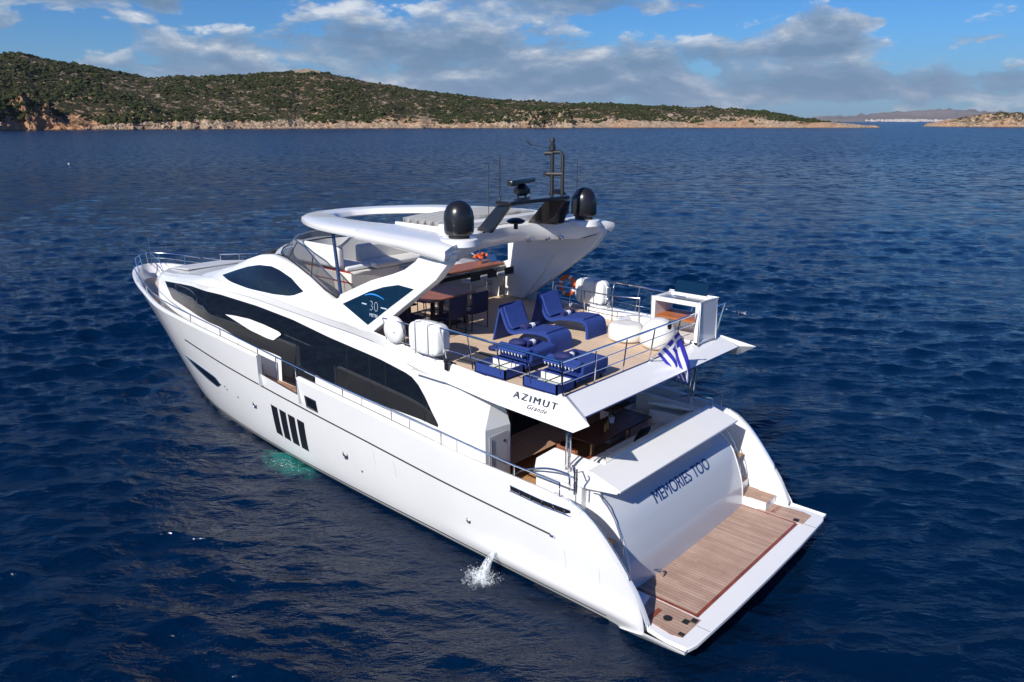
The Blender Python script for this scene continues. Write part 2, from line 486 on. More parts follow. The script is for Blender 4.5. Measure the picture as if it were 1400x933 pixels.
def island_mat():
    m = bpy.data.materials.new('island_ground'); m.use_nodes = True
    t = NT(m.node_tree); b = m.node_tree.nodes['Principled BSDF']
    gp = t.new('ShaderNodeNewGeometry').outputs['Position']
    x, y, z = t.sep(gp)
    n = t.noise(gp, 0.045, 6, 0.68)
    n2 = t.noise(gp, 0.25, 4, 0.7)
    n4 = t.noise(gp, 0.012, 3, 0.6)
    rock = t.mix(t.ramp(n2, [(0.35, 0.0), (0.65, 1.0)]), (0.17, 0.115, 0.075), (0.47, 0.36, 0.25))
    rock = t.mix(t.ramp(n4, [(0.48, 0.0), (0.62, 0.45)]), rock, (0.42, 0.21, 0.10))
    # iron stained scar on the western headland
    hx, hy = (CAM.x + 1010 * math.cos(rad(px_az(58))), CAM.y + 1010 * math.sin(rad(px_az(58))))
    hd = t.m('SQRT', t.m('ADD', t.m('POWER', t.m('SUBTRACT', x, hx), 2.0), t.m('POWER', t.m('SUBTRACT', y, hy), 2.0)))
    rock = t.mix(t.ramp(t.m('DIVIDE', hd, 100.0), [(0.25, 0.55), (0.7, 0.0)]), rock, (0.46, 0.19, 0.07))
    scrub = t.mix(t.ramp(n2, [(0.3, 0.0), (0.7, 1.0)]), (0.016, 0.019, 0.008), (0.055, 0.047, 0.022))
    hz = t.m('ADD', t.m('MULTIPLY', z, 0.030), t.m('MULTIPLY', t.m('SUBTRACT', n, 0.5), 2.4))
    f = t.ramp(hz, [(0.30, 0.0), (0.42, 1.0)])
    geo = t.new('ShaderNodeNewGeometry').outputs['Normal']
    nz = t.sep(geo)[2]
    steep = t.ramp(nz, [(0.45, 1.0), (0.72, 0.0)])
    bare = t.ramp(t.noise(gp, 0.09, 5, 0.75), [(0.55, 0.0), (0.60, 1.0)])
    bare = t.m('MULTIPLY', bare, t.ramp(z, [(0.0, 1.0), (1.0, 1.0)]))
    f = t.m('MULTIPLY', f, t.m('SUBTRACT', 1.0, t.m('MAXIMUM', t.m('MULTIPLY', steep, 0.8), t.m('MULTIPLY', bare, 0.75))))
    c = t.mix(f, rock, scrub)
    wet = t.ramp(z, [(0.0, 1.0), (0.8, 0.0)])
    wetf = t.ramp(t.m('MULTIPLY', z, 0.6), [(0.35, 1.0), (0.6, 0.0)])
    c = t.mix(t.m('MULTIPLY', wetf, 0.75), c, (0.06, 0.05, 0.04))
    t.l.new(c, b.inputs['Base Color'])
    b.inputs['Roughness'].default_value = 0.95
    b.inputs['Specular IOR Level'].default_value = 0.1
    return m
ISLM = island_mat()

def shrub_mat():
    m = bpy.data.materials.new('maquis_leaves'); m.use_nodes = True
    t = NT(m.node_tree); b = m.node_tree.nodes['Principled BSDF']
    gp = t.new('ShaderNodeNewGeometry').outputs['Position']
    n = t.noise(gp, 0.12, 4, 0.7)
    n2 = t.noise(gp, 1.2, 2, 0.7)
    c = t.mix(t.ramp(n, [(0.32, 0.0), (0.68, 1.0)]), (0.009, 0.018, 0.006), (0.050, 0.058, 0.018))
    c = t.mix(t.ramp(n2, [(0.45, 0.0), (0.7, 0.5)]), c, (0.05, 0.045, 0.02))
    t.l.new(c, b.inputs['Base Color']); b.inputs['Roughness'].default_value = 0.9
    b.inputs['Specular IOR Level'].default_value = 0.1
    return m
SHRUB = shrub_mat()

def dirv(px):
    a = rad(px_az(px)); return math.cos(a), math.sin(a)

def build_island(name, label, shore, ridge, depth, cols, rows, cliff, seed, back=260):
    """shore: (px, range) ; ridge: (px, height of the crest above the horizon in view rows)"""
    pxs = np.linspace(shore[0][0], shore[-1][0], cols)
    R0 = np.interp(pxs, [s[0] for s in shore], [s[1] for s in shore])
    R0 = R0 + 26 * (fbm(pxs / 23.0, pxs * 0 + seed, 4, seed) - .5)
    E = np.interp(pxs, [s[0] for s in ridge], [s[1] for s in ridge])
    D = np.interp(pxs, [s[0] for s in depth], [s[1] for s in depth])
    v = np.concatenate([np.linspace(0, .14, 46)[:-1], np.linspace(.14, 1, rows - 34), 1 + np.linspace(0.05, 1, 14)])
    P, V = np.meshgrid(pxs, v)
    ang = np.radians(-48.1) - np.arctan((P - 700) / 1092.0)
    dist = R0[None, :] + V * D[None, :]
    corr = np.cos(np.arctan((P - 700) / 1092.0))
    crest = CAM.z + (E[None, :] / 1092.0) * (R0 + D)[None, :] * corr
    crest = np.maximum(crest - np.clip(crest * .14, 0, 9.0), 0.3)
    X = CAM.x + dist * np.cos(ang); Y = CAM.y + dist * np.sin(ang)
    cl = np.interp(P, [c[0] for c in cliff], [c[1] for c in cliff])
    prof = np.where(V < 1, np.sin(np.clip(V, 0, 1) * math.pi / 2) ** 1.15, np.cos((V - 1) * math.pi / 2))
    big = fbm(X / 95, Y / 95, 4, seed + 9) - .47
    med = fbm(X / 22, Y / 22, 4, seed + 3) - .47
    small = np.abs(fbm(X / 6.0, Y / 6.0, 3, seed + 5) - .45)
    Z = crest * prof
    shd = V * D[None, :]                      # metres inland
    jag = fbm(X / 13, Y / 13, 4, seed + 1)
    ledge = fbm(X / 5.0, Y / 5.0, 3, seed + 12)
    up = np.clip((shd - 18 * (jag - .35)) / (14 + 26 * ledge), 0, 1)
    cz = cl * (0.55 * up ** .8 + 0.45 * np.round(up * 4) / 4) * (0.35 + 1.5 * jag)
    Z = np.maximum(Z, np.minimum(cz, crest * 1.0 + .01 * cl))
    env = np.clip(V * 5, 0, 1) * np.clip(crest / 25.0, 0.04, 1)
    mid = np.sin(np.clip(V, 0, 1) * math.pi) 
    Z = Z + env * (big * 15 * mid + med * 5.5 + small * 2.5)
    rockz = np.clip(1 - V * D[None, :] / 60, 0, 1) * np.clip(shd / 6, 0, 1) * np.clip(cl / 6, 0.15, 1)
    Z = Z + rockz * (small * 9 - 1.0 + med * 5)
    sw = 5.0 * np.clip(1 - shd / 90, 0, 1) * np.clip(cl / 6, .2, 1)
    X = X + sw * (fbm(X / 7, Z / 4, 3, seed + 21) - .45) * 2; Y = Y + sw * (fbm(Y / 7, Z / 4, 3, seed + 22) - .45) * 2
    Z = np.where(V <= 0.0, -2.0, Z)
    Z = np.where(V >= 1.95, -3.0, Z)
    endf = np.clip((P - shore[0][0]) / 10 if name != 'island' else 1, 0, 1) * (np.clip((shore[-1][0] - P) / 12, 0, 1) if name == 'island' else 1)
    Z = Z * endf - (1 - endf) * 2
    nr, nc = X.shape
    co = np.stack([X, Y, Z], -1).reshape(-1, 3)
    i = np.arange(nr - 1)[:, None]; j = np.arange(nc - 1)[None, :]
    q = np.stack([i * nc + j, (i + 1) * nc + j, (i + 1) * nc + j + 1, i * nc + j + 1], -1).reshape(-1, 4)
    me = bpy.data.meshes.new(name)
    me.from_pydata(co.tolist(), [], q.tolist())
    me.validate(); me.materials.append(ISLM)
    import bmesh
    bm = bmesh.new(); bm.from_mesh(me); bmesh.ops.recalc_face_normals(bm, faces=bm.faces)
    if sum(f.normal.z for f in bm.faces) < 0: bmesh.ops.reverse_faces(bm, faces=bm.faces)
    bm.to_mesh(me); bm.free()
    o = bpy.data.objects.new(name, me); COL.objects.link(o)
    tag(o, label, None, None, 'structure')
    return X, Y, Z, P, V

ico_v, ico_f = None, None
def ico():
    t = (1 + 5 ** .5) / 2
    v = np.array([(-1, t, 0), (1, t, 0), (-1, -t, 0), (1, -t, 0), (0, -1, t), (0, 1, t), (0, -1, -t), (0, 1, -t), (t, 0, -1), (t, 0, 1), (-t, 0, -1), (-t, 0, 1)], float)
    v /= np.linalg.norm(v[0])
    f = np.array([(0, 11, 5), (0, 5, 1), (0, 1, 7), (0, 7, 10), (0, 10, 11), (1, 5, 9), (5, 11, 4), (11, 10, 2), (10, 7, 6), (7, 1, 8), (3, 9, 4), (3, 4, 2), (3, 2, 6), (3, 6, 8), (3, 8, 9), (4, 9, 5), (2, 4, 11), (6, 2, 10), (8, 6, 7), (9, 8, 1)])
    return v, f
def scatter_blobs(name, pts, sizes, m, label, flat=0.7):
    bv, bf = ico(); n = len(pts)
    r = np.random.default_rng(11)
    jit = 1 + .38 * r.standard_normal((n, 12, 1)) * .7
    V = bv[None] * jit * sizes[:, None, None]
    V[:, :, 2] *= flat
    V = V + pts[:, None, :]
    F = (bf[None] + (np.arange(n) * 12)[:, None, None]).reshape(-1, 3)
    me = bpy.data.meshes.new(name); me.from_pydata(V.reshape(-1, 3).tolist(), [], F.tolist()); me.materials.append(m)
    o = bpy.data.objects.new(name, me); COL.objects.link(o)
    return tag(o, label, None, None, 'stuff')

def grid_sample(G, n, seed, cond):
    X, Y, Z, P, V = G
    r = np.random.default_rng(seed); nr, nc = X.shape
    a = r.uniform(0, nr - 14.01, n); b = r.uniform(0, nc - 1.01, n)
    i = a.astype(int); j = b.astype(int); fa = a - i; fb = b - j
    def L(A): return (A[i, j] * (1 - fa) * (1 - fb) + A[i + 1, j] * fa * (1 - fb) + A[i, j + 1] * (1 - fa) * fb + A[i + 1, j + 1] * fa * fb)
    x, y, z = L(X), L(Y), L(Z)
    k = cond(x, y, z, r)
    return np.stack([x[k], y[k], z[k]], -1)

G1 = build_island('island', 'scrub covered rocky island across the bay',
    [(-260, 900), (0, 960), (60, 985), (160, 1000), (400, 1040), (560, 1060), (700, 1090), (770, 1120), (900, 1150), (1060, 1180), (1150, 1190), (1212, 1235)],
    [(-260, 70), (-100, 85), (0, 91), (45, 92), (80, 85), (150, 72), (210, 63), (240, 64), (300, 63), (340, 65), (400, 69), (440, 68), (500, 58), (560, 48), (620, 39), (680, 32), (750, 29), (820, 27), (900, 24), (960, 22), (1010, 19), (1060, 12), (1090, 6), (1120, 0.5), (1150, -2.0), (1200, -6.5), (1212, -8)],
    [(-260, 420), (300, 400), (700, 330), (1000, 200), (1100, 90), (1212, 25)],
    1300, 120,
    [(-260, 18), (-10, 24), (40, 30), (68, 22), (90, 8), (120, 6), (150, 14), (210, 16), (280, 11), (400, 8), (500, 6), (650, 7), (700, 16), (735, 20), (775, 18), (785, 4), (900, 4), (1000, 4), (1212, 2)], 21)
G2 = build_island('rocky_islet', 'bare rocky islet at the right',
    [(1258, 1560), (1300, 1520), (1400, 1500), (1560, 1480)],
    [(1258, -4), (1275, -1), (1290, 2), (1320, 8), (1345, 11), (1400, 12), (1460, 14), (1560, 16)],
    [(1258, 40), (1320, 110), (1560, 180)],
    240, 60, [(1258, 2), (1290, 5), (1340, 14), (1400, 18), (1560, 18)], 33)

def c1(x, y, z, r):
    d = fbm(x / 42, y / 42, 4, 77)
    hgt = z - 9 * (0.4 + 1.3 * fbm(x / 30, y / 30, 3, 5))
    return (hgt > 0) & (r.uniform(0, 1, len(x)) < np.clip((d - .36) * 6.0, 0.06, 1))
p1 = grid_sample(G1, 46000, 5, c1)
r5 = np.random.default_rng(6)
scatter_blobs('maquis_scrub', p1 + [0, 0, .5], np.exp(r5.normal(.42, .42, len(p1))) * (0.55 + 1.0 * fbm(p1[:, 0] / 25, p1[:, 1] / 25, 3, 31)), SHRUB, 'dark green scrub covering the island slopes')
p2 = grid_sample(G2, 900, 8, lambda x, y, z, r: (z > 9) & (fbm(x / 20, y / 20, 3, 9) > .5))
scatter_blobs('islet_scrub', p2, r5.uniform(.7, 1.6, len(p2)), SHRUB, 'sparse scrub on the crest of the rocky islet')
# pale boulders between the bushes
ROCKM = mat('limestone', (0.34, 0.27, 0.20), 0.95, var=(0.2, 0.3), spec=0.1)
p3 = grid_sample(G1, 3600, 15, lambda x, y, z, r: (z > 3) & (fbm(x / 30, y / 30, 3, 41) > .50))
scatter_blobs('boulders', p3, r5.uniform(.5, 1.7, len(p3)), ROCKM, 'pale boulders strewn over the island slopes', .6)

def far_coast():
    """low mountains and a pale town across the gulf"""
    pxs = np.linspace(1000, 1480, 240); R = 15000.0
    H = np.interp(pxs, [1000, 1080, 1130, 1180, 1230, 1290, 1330, 1400, 1480], [0, 3, 6, 8, 12, 14, 13, 9, 6]) + 2.2 * (fbm(pxs / 14, pxs * 0, 4, 2) - .5)
    rows = []
    for v in np.linspace(0, 1, 10):
        row = []
        for p, h in zip(pxs, H):
            a = rad(px_az(p)); d = R + v * 5000
            z = -5 + (h / 1092 * (R + 5000) + 10) * (v ** 0.8) + 60 * v * (vnoise(np.array([p / 7.0]), np.array([v * 6]), 3)[0] - .5)
            row.append((CAM.x + d * math.cos(a), CAM.y + d * math.sin(a), z if h > 0.3 else -5))
        rows.append(row)
    m = mat('far_mountain', (0.20, 0.17, 0.15), 1.0, spec=0.0, var=(0.0006, 0.25))
    o = MB().loft(rows).build('distant_hills', m, ang=0)
    tag(o, 'faint mountains on the far side of the gulf', None, None, 'structure')
    r = random.Random(4); b = MB()
    for _ in range(300):
        p = r.choice([r.gauss(1225, 18), r.gauss(1245, 14), r.uniform(1185, 1335), r.uniform(1185, 1335)]); a = rad(px_az(p)); d = R - 150 + r.uniform(0, 500)
        w = r.uniform(12, 34); h = r.uniform(8, 30)
        b.box((CAM.x + d * math.cos(a), CAM.y + d * math.sin(a), h / 2 + (d - R + 150) * .04), (w, w, h))
    o = b.build('coastal_town', mat('town_walls', (0.55, 0.50, 0.45), 0.9), ang=0, fix=False)
    tag(o, 'white town along the far shore', None, None, 'stuff')
far_coast()

def haze():
    m = bpy.data.materials.new('sea_air'); m.use_nodes = True
    n = m.node_tree.nodes; n.clear()
    o_ = n.new('ShaderNodeOutputMaterial'); v_ = n.new('ShaderNodeVolumePrincipled')
    v_.inputs['Color'].default_value = (0.72, 0.82, 0.95, 1); v_.inputs['Density'].default_value = 2.0e-5; v_.inputs['Anisotropy'].default_value = 0.2
    m.node_tree.links.new(v_.outputs[0], o_.inputs['Volume'])
    o = MB().b2((-24000, -24000, -7), (24000, 24000, 900)).build('haze', m, ang=0)
    tag(o, 'thin sea haze over the gulf', None, None, 'stuff')
haze()
# ------------------------------------------------------------------ the yacht
Y = empty('yacht', (0, 0, 0), 0, 'white three deck motor yacht with dark glass, teak decks and a swim platform', 'yacht')

# plan and sheer of the hull (port side; x runs from the platform edge to the stem)
SHY = [(0, 3.15), (1.3, 3.18), (3, 3.3), (6, 3.42), (10, 3.45), (14, 3.42), (17, 3.28), (19.9, 3.0), (22.5, 2.36), (24.5, 1.78), (26.0, 1.25), (26.9, .82), (27.35, .42), (27.5, 0)]
WLY = [(0, 2.86), (6, 2.82), (10, 2.78), (14, 2.64), (18, 2.3), (21, 1.75), (24, 1.0), (26, .45), (27.5, 0)]
SHZ = [(0, .46), (.8, .46), (.84, .57), (.95, .80), (1.1, 1.06), (1.34, 1.36), (1.57, 1.64), (1.79, 1.88), (2.02, 2.09), (2.27, 2.26), (2.6, 2.38), (3.2, 2.45), (4.1, 2.5), (5.5, 2.55), (6.8, 2.67), (8.35, 2.79), (9.8, 2.88), (11.15, 2.96), (13.07, 3.14), (15.1, 3.24), (18.2, 3.31), (20.2, 3.33), (22.2, 3.36), (24.5, 3.36), (26.2, 3.38), (27.5, 3.47)]
STY = smooth_tab(SHY, 4); WTY = smooth_tab(WLY, 4)
def shy(x): return max(0.0, itp(x, STY))
def shz(x): return itp(x, SHZ)
def hull_pt(u, f):
    """u: station on the sheer; f: 0 waterline .. 1 sheer (below 0 under water)"""
    zt = shz(u)
    ff = max(f, 0)
    zf = zt * f if f >= 0 else 3.3 * f
    h = min(1.0, (zf if zf > 0 else 0) / 3.4)
    rake = 3.3 * (1 - h) ** 1.15 * (max(0, (u - 13) / 14.5)) ** 2.2
    fore = min(1, max(0, (u - 12) / 12))
    g = h ** (0.55 * (1 - fore) + 1.05 * fore)
    # full sheer width reached at the local sheer height
    gt = min(1.0, zt / 3.4) ** (0.55 * (1 - fore) + 1.05 * fore)
    gg = g / gt if gt > 1e-6 else 1
    yw = max(0, itp(u, WTY)); y = yw + (shy(u) - yw) * gg
    if u < 6.5:     # sponson swelling along the quarter
        k = min(1, max(0, (6.5 - u) / 3)); y += 0.10 * k * math.exp(-((zf - .42) / .22) ** 2)
    if f < 0:
        y = yw * max(0, 1 + f * .9); rake += -f * 1.2 * (max(0, (u - 13) / 14.5)) ** 2
    if u < 1.7 and zf < .38:      # the bottom stops short under the overhanging platform
        rake -= 1.5 * (1 - max(zf, 0) / .38) * (1 - u / 1.7)
    return (u - rake, y, zf)
def hull_y(x, z):
    """half beam of the hull skin at a point of the side"""
    u = x
    for _ in range(12):
        f = z / max(shz(u), .3); p = hull_pt(u, f); u += x - p[0]
    return hull_pt(u, z / max(shz(u), .3))[1]

GATE = (11.15, 13.07)
us = sorted(set([round(a, 3) for a in list(np.arange(0, 3.2, .1)) + list(np.arange(3.2, 20, .4)) + list(np.arange(20, 26.4, .25)) + list(np.arange(26.4, 27.5, .08)) + [27.47, 27.5, .8, .84, GATE[0], GATE[1]]]))
fs_ = [-.35, -.15, 0, .03, .06, .1, .15, .2, .26, .33, .4, .48, .56, .64, .72]
def build_hull():
    b = MB(); rows = []
    for u in us:
        zt = shz(u)
        fl = max(.76, 1 - .52 / zt) if u > 3.2 else .86
        rows.append([hull_pt(u, f) for f in fs_ + [fl - .02 if fl - .02 > .72 else .74, fl, (fl + 1) / 2, 1.0]])
    nlow = len(fs_) + 2
    b.loft([r[:nlow] for r in rows])
    for a, c in zip(rows[:-1], rows[1:]):
        if a[-1][0] >= GATE[0] - .02 and c[-1][0] <= GATE[1] + .02: continue
        b.loft([a[nlow - 1:], c[nlow - 1:]])
    b.mirror()
    # closing panel across the stern below the platform
    r0 = rows[0]
    b.add([(p[0], p[1], p[2]) for p in r0] + [(p[0], -p[1], p[2]) for p in r0], [(k, k + 1, len(r0) + k + 1, len(r0) + k) for k in range(len(r0) - 1)])
    return b.build('hull', HULLW, Y, ang=40)
hull = build_hull()

# bulwarks: inner face, cap and gate cheeks
def deckz(x):
    return itp(x, [(0, 1.45), (4.3, 1.45), (5.6, 2.05), (8, 2.2), (14, 2.3), (18, 2.5), (22, 2.75), (27.5, 2.95)])
def bulwark(side):
    b = MB(); cap = MB()
    for a0, a1 in ((2.3, GATE[0]), (GATE[1], 27.25)):
        xs = [a0] + [u for u in us if a0 < u < a1] + [a1]
        ri = []; rc = []
        for x in xs:
            yo = shy(x); yi = max(0.02, yo - (.13 if x < 24 else .16)); z = shz(x)
            xx = x - (0.1 if x > 26 else 0); dz = deckz(x)
            ri.append([(xx, max(.01, min(yi, hull_y(xx, dz + (z - dz) * k / 5) - .11)), dz + (z - dz) * k / 5) for k in range(5)] + [(xx, yi, z)])
            rc.append([(x - (0.1 if x > 26 else 0), yi - .01, z + .004), (x - .05 * (x > 26), (yo + yi) / 2, z + .03), (x, yo + .012, z + .004), (x, yo + .012, z - .035)])
        b.loft(ri); cap.loft(rc)
        for x, ok in ((a0, a0 > 3), (a1, a1 < 20)):
            if ok: b.b2((x - .006, shy(x) - .13, deckz(x)), (x + .006, shy(x) - .002, shz(x)))
    m = (lambda q: q) if side > 0 else (lambda q: q.mirrored())
    o = m(b).build('bulwark', WHITE, Y); m(cap).build('cap_rail', WHITE, o)
    return o
bulwark(1); bulwark(-1)

def side_strip(pts, w0, w1, off, z_of=None):
    """strip on the hull skin, pts: (x, z) centreline"""
    rows = []
    for x, z in pts:
        rows.append([(x, hull_y(x, z - w0) + off * .3, z - w0), (x, hull_y(x, z) + off, z), (x, hull_y(x, z + w1) + off * .3, z + w1)])
    return MB().loft(rows)
strk = [(x, itp(x, [(2.95, 1.55), (6, 1.75), (8.5, 1.94), (11.6, 2.14), (15.5, 2.37), (18.1, 2.56)])) for x in np.linspace(2.95, 18.1, 50)]
for s in (1, -1):
    q = side_strip(strk, .022, .022, .04)
    (q if s > 0 else q.mirrored()).build('rubbing_strake', BLACKM, Y)
    cx_, cz_ = strk[0]
    e = MB().lathe([(0, -.05), (.03, -.045), (.03, .045), (0, .05)], (cx_, s * (hull_y(cx_, cz_) + .03), cz_), 10, Matrix.Rotation(rad(90), 3, 'Y'))
    e.build('strake_end', CHROME, Y)
    for z0, w, m_, nm in ((.04, .045, ANTI, 'boot_stripe'), (.19, .022, ANTI, 'boot_stripe')):
        q = side_strip([(x, z0) for x in np.linspace(1.8, 23.6, 90)], w, w, .012)
        (q if s > 0 else q.mirrored()).build(nm, m_, Y)

def hull_patch(poly, off=.008, frame=None, name='', m_=None, s=1, parent=None, n=10):
    """a panel that follows the hull skin. poly: four (x,z) corners"""
    a, b_, c, d = [np.array(p, float) for p in poly]
    rows = []
    for i in range(n + 1):
        t = i / n; lo = a + (b_ - a) * t; hi = d + (c - d) * t; r = []
        for k in range(5):
            p = lo + (hi - lo) * k / 4
            r.append((p[0], (hull_y(p[0], p[1]) + off), p[1]))
        rows.append(r)
    q = MB().loft(rows)
    if s < 0: q = q.mirrored()
    return q.build(name, m_, parent or Y)
for s in (1, -1):
    for k in range(4):
        x0 = 12.92 - k * .435
        hull_patch([(x0 + .16, .79 - .02 * k), (x0 - .17, .77 - .02 * k), (x0 - .33, 1.72 - .025 * k), (x0, 1.745 - .025 * k)], .004, name='engine_vent', m_=BLACK, s=s)
    # knife shaped cabin window near the bow
    w = [(19.35, 1.78), (18.2, 1.60), (17.3, 1.42), (17.0, 1.22), (17.2, 1.17), (18.2, 1.37), (19.0, 1.62)]
    wt = [(16.2, 1.50), (16.45, 1.66), (17.3, 1.73), (18.0, 1.78), (18.92, 1.81)]; wb = [(16.2, 1.48), (16.62, 1.30), (17.3, 1.38), (18.2, 1.56), (18.92, 1.79)]
    rows = []
    for x in np.linspace(16.2, 18.92, 24):
        a, c = itp(x, wb), itp(x, wt); rows.append([(x, hull_y(x, a + (c - a) * k / 4) + .008, a + (c - a) * k / 4) for k in range(5)])
    q = MB().loft(rows)
    o = (q if s > 0 else q.mirrored()).build('bow_window', GLASS, Y, ang=0)
    pts = [(x, hull_y(x, itp(x, wt)) + .01, itp(x, wt)) for x in np.linspace(16.2, 18.92, 14)] + [(x, hull_y(x, itp(x, wb)) + .01, itp(x, wb)) for x in np.linspace(18.92, 16.2, 14)]
    q = MB().tube([(x, y + .003, z) for x, y, z in pts], .012, 6, closed=True)
    (q if s > 0 else q.mirrored()).build('window_frame', STEELD, o)
    # rectangular hull window beside the boarding gate
    o = hull_patch([(10.90, 2.23), (10.47, 2.20), (10.47, 2.47), (10.90, 2.50)], .006, name='hull_window', m_=GLASS, s=s)
    zz = [(10.92, 2.21), (10.45, 2.18), (10.45, 2.49), (10.92, 2.52)]
    q = MB().tube([(x, hull_y(x, z) + .008, z) for x, z in zz], .015, 6, closed=True)
    (q if s > 0 else q.mirrored()).build('window_frame', BLACK, o)
    for x, z, r in ((14.0, 1.42, .085), (9.6, 1.22, .085), (5.3, .98, .05)):
        y = hull_y(x, z)
        q = MB().lathe([(r * 1.35, -.02), (r * 1.35, .006), (r * 1.1, .016), (r, .004), (0.001, -.006)], (x, s * y, z), 20, Matrix.Rotation(-s * rad(90), 3, 'X'))
        q.build('porthole', STEELD, Y)
    for x, z in ((15.9, 1.50), (15.1, 1.36), (9.0, .95), (15.8, 1.42)):
        q = MB().lathe([(.03, -.01), (.03, .008), (.0, .012)], (x, s * hull_y(x, z), z), 10, Matrix.Rotation(-s * rad(90), 3, 'X'))
        q.build('hull_fitting', STEELD, Y)
    # mooring slot in the bulwark by the cockpit
    pts = [(x, itp(x, [(2.5, 2.22), (3.2, 2.22), (3.95, 2.28)]), ) for x in np.linspace(2.5, 3.95, 12)]
    rows = [[(x, hull_y(x, z - .06 * k) + .006, z - .06 * k), (x, hull_y(x, z + .05) + .006, z + .05)] for (x, z), k in zip(pts, [0.1] + [1] * 11)]
    q = MB().loft(rows); o = (q if s > 0 else q.mirrored()).build('mooring_slot', BLACK, Y)
    q = MB()
    for x, z in pts[1:-1:2]:
        q.tube([(x, hull_y(x, z) + .012, z - .05), (x, hull_y(x, z) + .012, z + .045)], .018, 6)
    q.tube([(x, hull_y(x, z) + .02, z - .065) for x, z in pts], .012, 6)
    q.tube([(x, hull_y(x, z) + .02, z + .055) for x, z in pts], .008, 6)
    (q if s > 0 else q.mirrored()).build('slot_rollers', CHROME, o)

# decks inside the bulwark
def deck_sheet(name, x0, x1, z_of, inset, m_, n=60):
    rows = []
    for x in np.linspace(x0, x1, n):
        y = max(.01, hull_y(x, z_of(x)) - .04 - (inset if x < 4 else 0))
        rows.append([(x, y * k, z_of(x)) for k in (-1, -.5, 0, .5, 1)])
    return MB().loft(rows).build(name, m_, Y)
deck_sheet('side_deck', 5.2, 17.5, deckz, .1, teak('teak_side', 'X', .06, (.46, .27, .17), (.34, .19, .12), (.1, .06, .04)))
deck_sheet('foredeck', 17.5, 27.15, deckz, .14, TEAK)
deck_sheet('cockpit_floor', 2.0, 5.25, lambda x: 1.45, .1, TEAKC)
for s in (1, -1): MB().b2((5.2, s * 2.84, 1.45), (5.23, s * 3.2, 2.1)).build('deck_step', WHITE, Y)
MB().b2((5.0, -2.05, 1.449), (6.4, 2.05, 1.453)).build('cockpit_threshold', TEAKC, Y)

# ---- swim platform
def plat():
    b = MB()
    P = [(1.9, 2.3), (1.9, 3.02), (.82, 3.1), (.45, 3.16), (.0, 3.13), (-.06, 2.9), (-.1, 1.5), (-.11, 0)]
    P = P + [(x, -y) for x, y in P[-2::-1]]
    b.prism([(x, y, .385) for x, y in P], (0, 0, .075))
    n_ = len(P)
    lo = [(x + (.95 if x < .1 else .2 if x < .5 else 0), y * (.90 if x < .5 else .8), .0) for x, y in P]
    b.add([(x, y, .385) for x, y in P] + lo, [(k, (k + 1) % n_, n_ + (k + 1) % n_, n_ + k) for k in range(n_)])
    return b.build('swim_platform', WHITE, Y, bevel=.02)
pl = plat()
MB().b2((.36, -2.32, .462), (1.84, 2.18, .468)).build('platform_teak', TEAKP, pl)
q = MB()
q.b2((.30, -2.34, .46), (.37, 2.22, .474)); q.b2((.30, 2.16, .46), (1.84, 2.22, .473))
q.build('platform_border', TEAKR, pl)
MB().b2((.36, -2.385, .461), (1.8, -2.34, .469)).build('platform_border', TEAKR, pl)
for s in (1, -1):
    yy0 = 2.26 if s > 0 else 2.40
    P = [(.22, yy0), (.22, 2.93), (.42, 2.98), (1.15, 2.9), (1.3, yy0)]
    q = MB().prism([(x, s * y, .461) for x, y in P], (0, 0, .009))
    wing = q.build('corner_teak', TEAKP, pl)
    MB().b2((.34, s * 2.42, .470), (.46, s * 2.56, .476)).build('platform_cleat', BLACKM, pl)
    MB().b2((.9, s * 2.48, .469), (1.0, s * 2.86, .473)).build('corner_seam', TEAKR, pl)
    q = MB().tube([(.2, s * 2.45, .465), (-.06, s * 2.45, .465)], .004, 4); q.build('panel_joint', BLACKM, pl)
MB().lathe([(.085, 0), (.085, .012), (0, .014)], (.7, 2.62, .468), 20).build('shower_lid', BLACKM, pl)
MB().box((.27, 2.88, .485), (.1, .06, .03)).build('platform_light', BLACKM, pl)
MB().box((.29, 2.38, .485), (.1, .10, .03)).build('platform_light', BLACKM, pl)

# ---- stern wings (inner faces) and stairs
for s in (1, -1):
    b = MB(); xs = [.82] + [t[0] for t in SHZ if .83 < t[0] < 2.7] + [3.0]
    yi = lambda x: shy(x) - .13 - .25 * max(0, min(1, (x - 1.8))) * .3
    b.loft([[(x, yi(x), .44), (x, yi(x), shz(x))] for x in xs])
    b.loft([[(x, yi(x), shz(x)), (x, (yi(x) + shy(x)) / 2, shz(x) + .02), (x, shy(x) + .004, shz(x) - .004)] for x in xs])
    (b if s > 0 else b.mirrored()).build('stern_wing', WHITE, Y)
    # grab rail on top of the wing
    xs = np.linspace(1.28, 2.55, 12)
    path = [(x, s * (shy(x) - .07), shz(x) + .075) for x in xs]
    path = [(xs[0] - .03, s * (shy(xs[0]) - .07), shz(xs[0]) - .03)] + path + [(xs[-1] + .05, s * (shy(2.6) - .07), shz(2.6) + .0)]
    MB().tube(path, .017, 8).build('wing_rail', CHROME, Y)
    # stairs
    st = MB(); tr = MB(); n = 5
    for k in range(n):
        x0 = 1.55 + k * .3; z1 = .46 + (k + 1) * (.99 / (n + 0))
        st.b2((x0, s * 2.42, .46), (3.4, s * 3.02, z1))
        tr.b2((x0 - .005, s * 2.44, z1 + .001), (x0 + .31, s * 3.0, z1 + .010))
    if s < 0:
        st.b2((1.12, -2.45, .46), (1.56, -2.98, .66)); tr.b2((1.10, -2.47, .661), (1.56, -2.96, .672))
    o = st.build('stern_stairs', WHITE, Y, ang=0)
    tr.build('stair_treads', TEAKP if s < 0 else PANEL, o, ang=0)

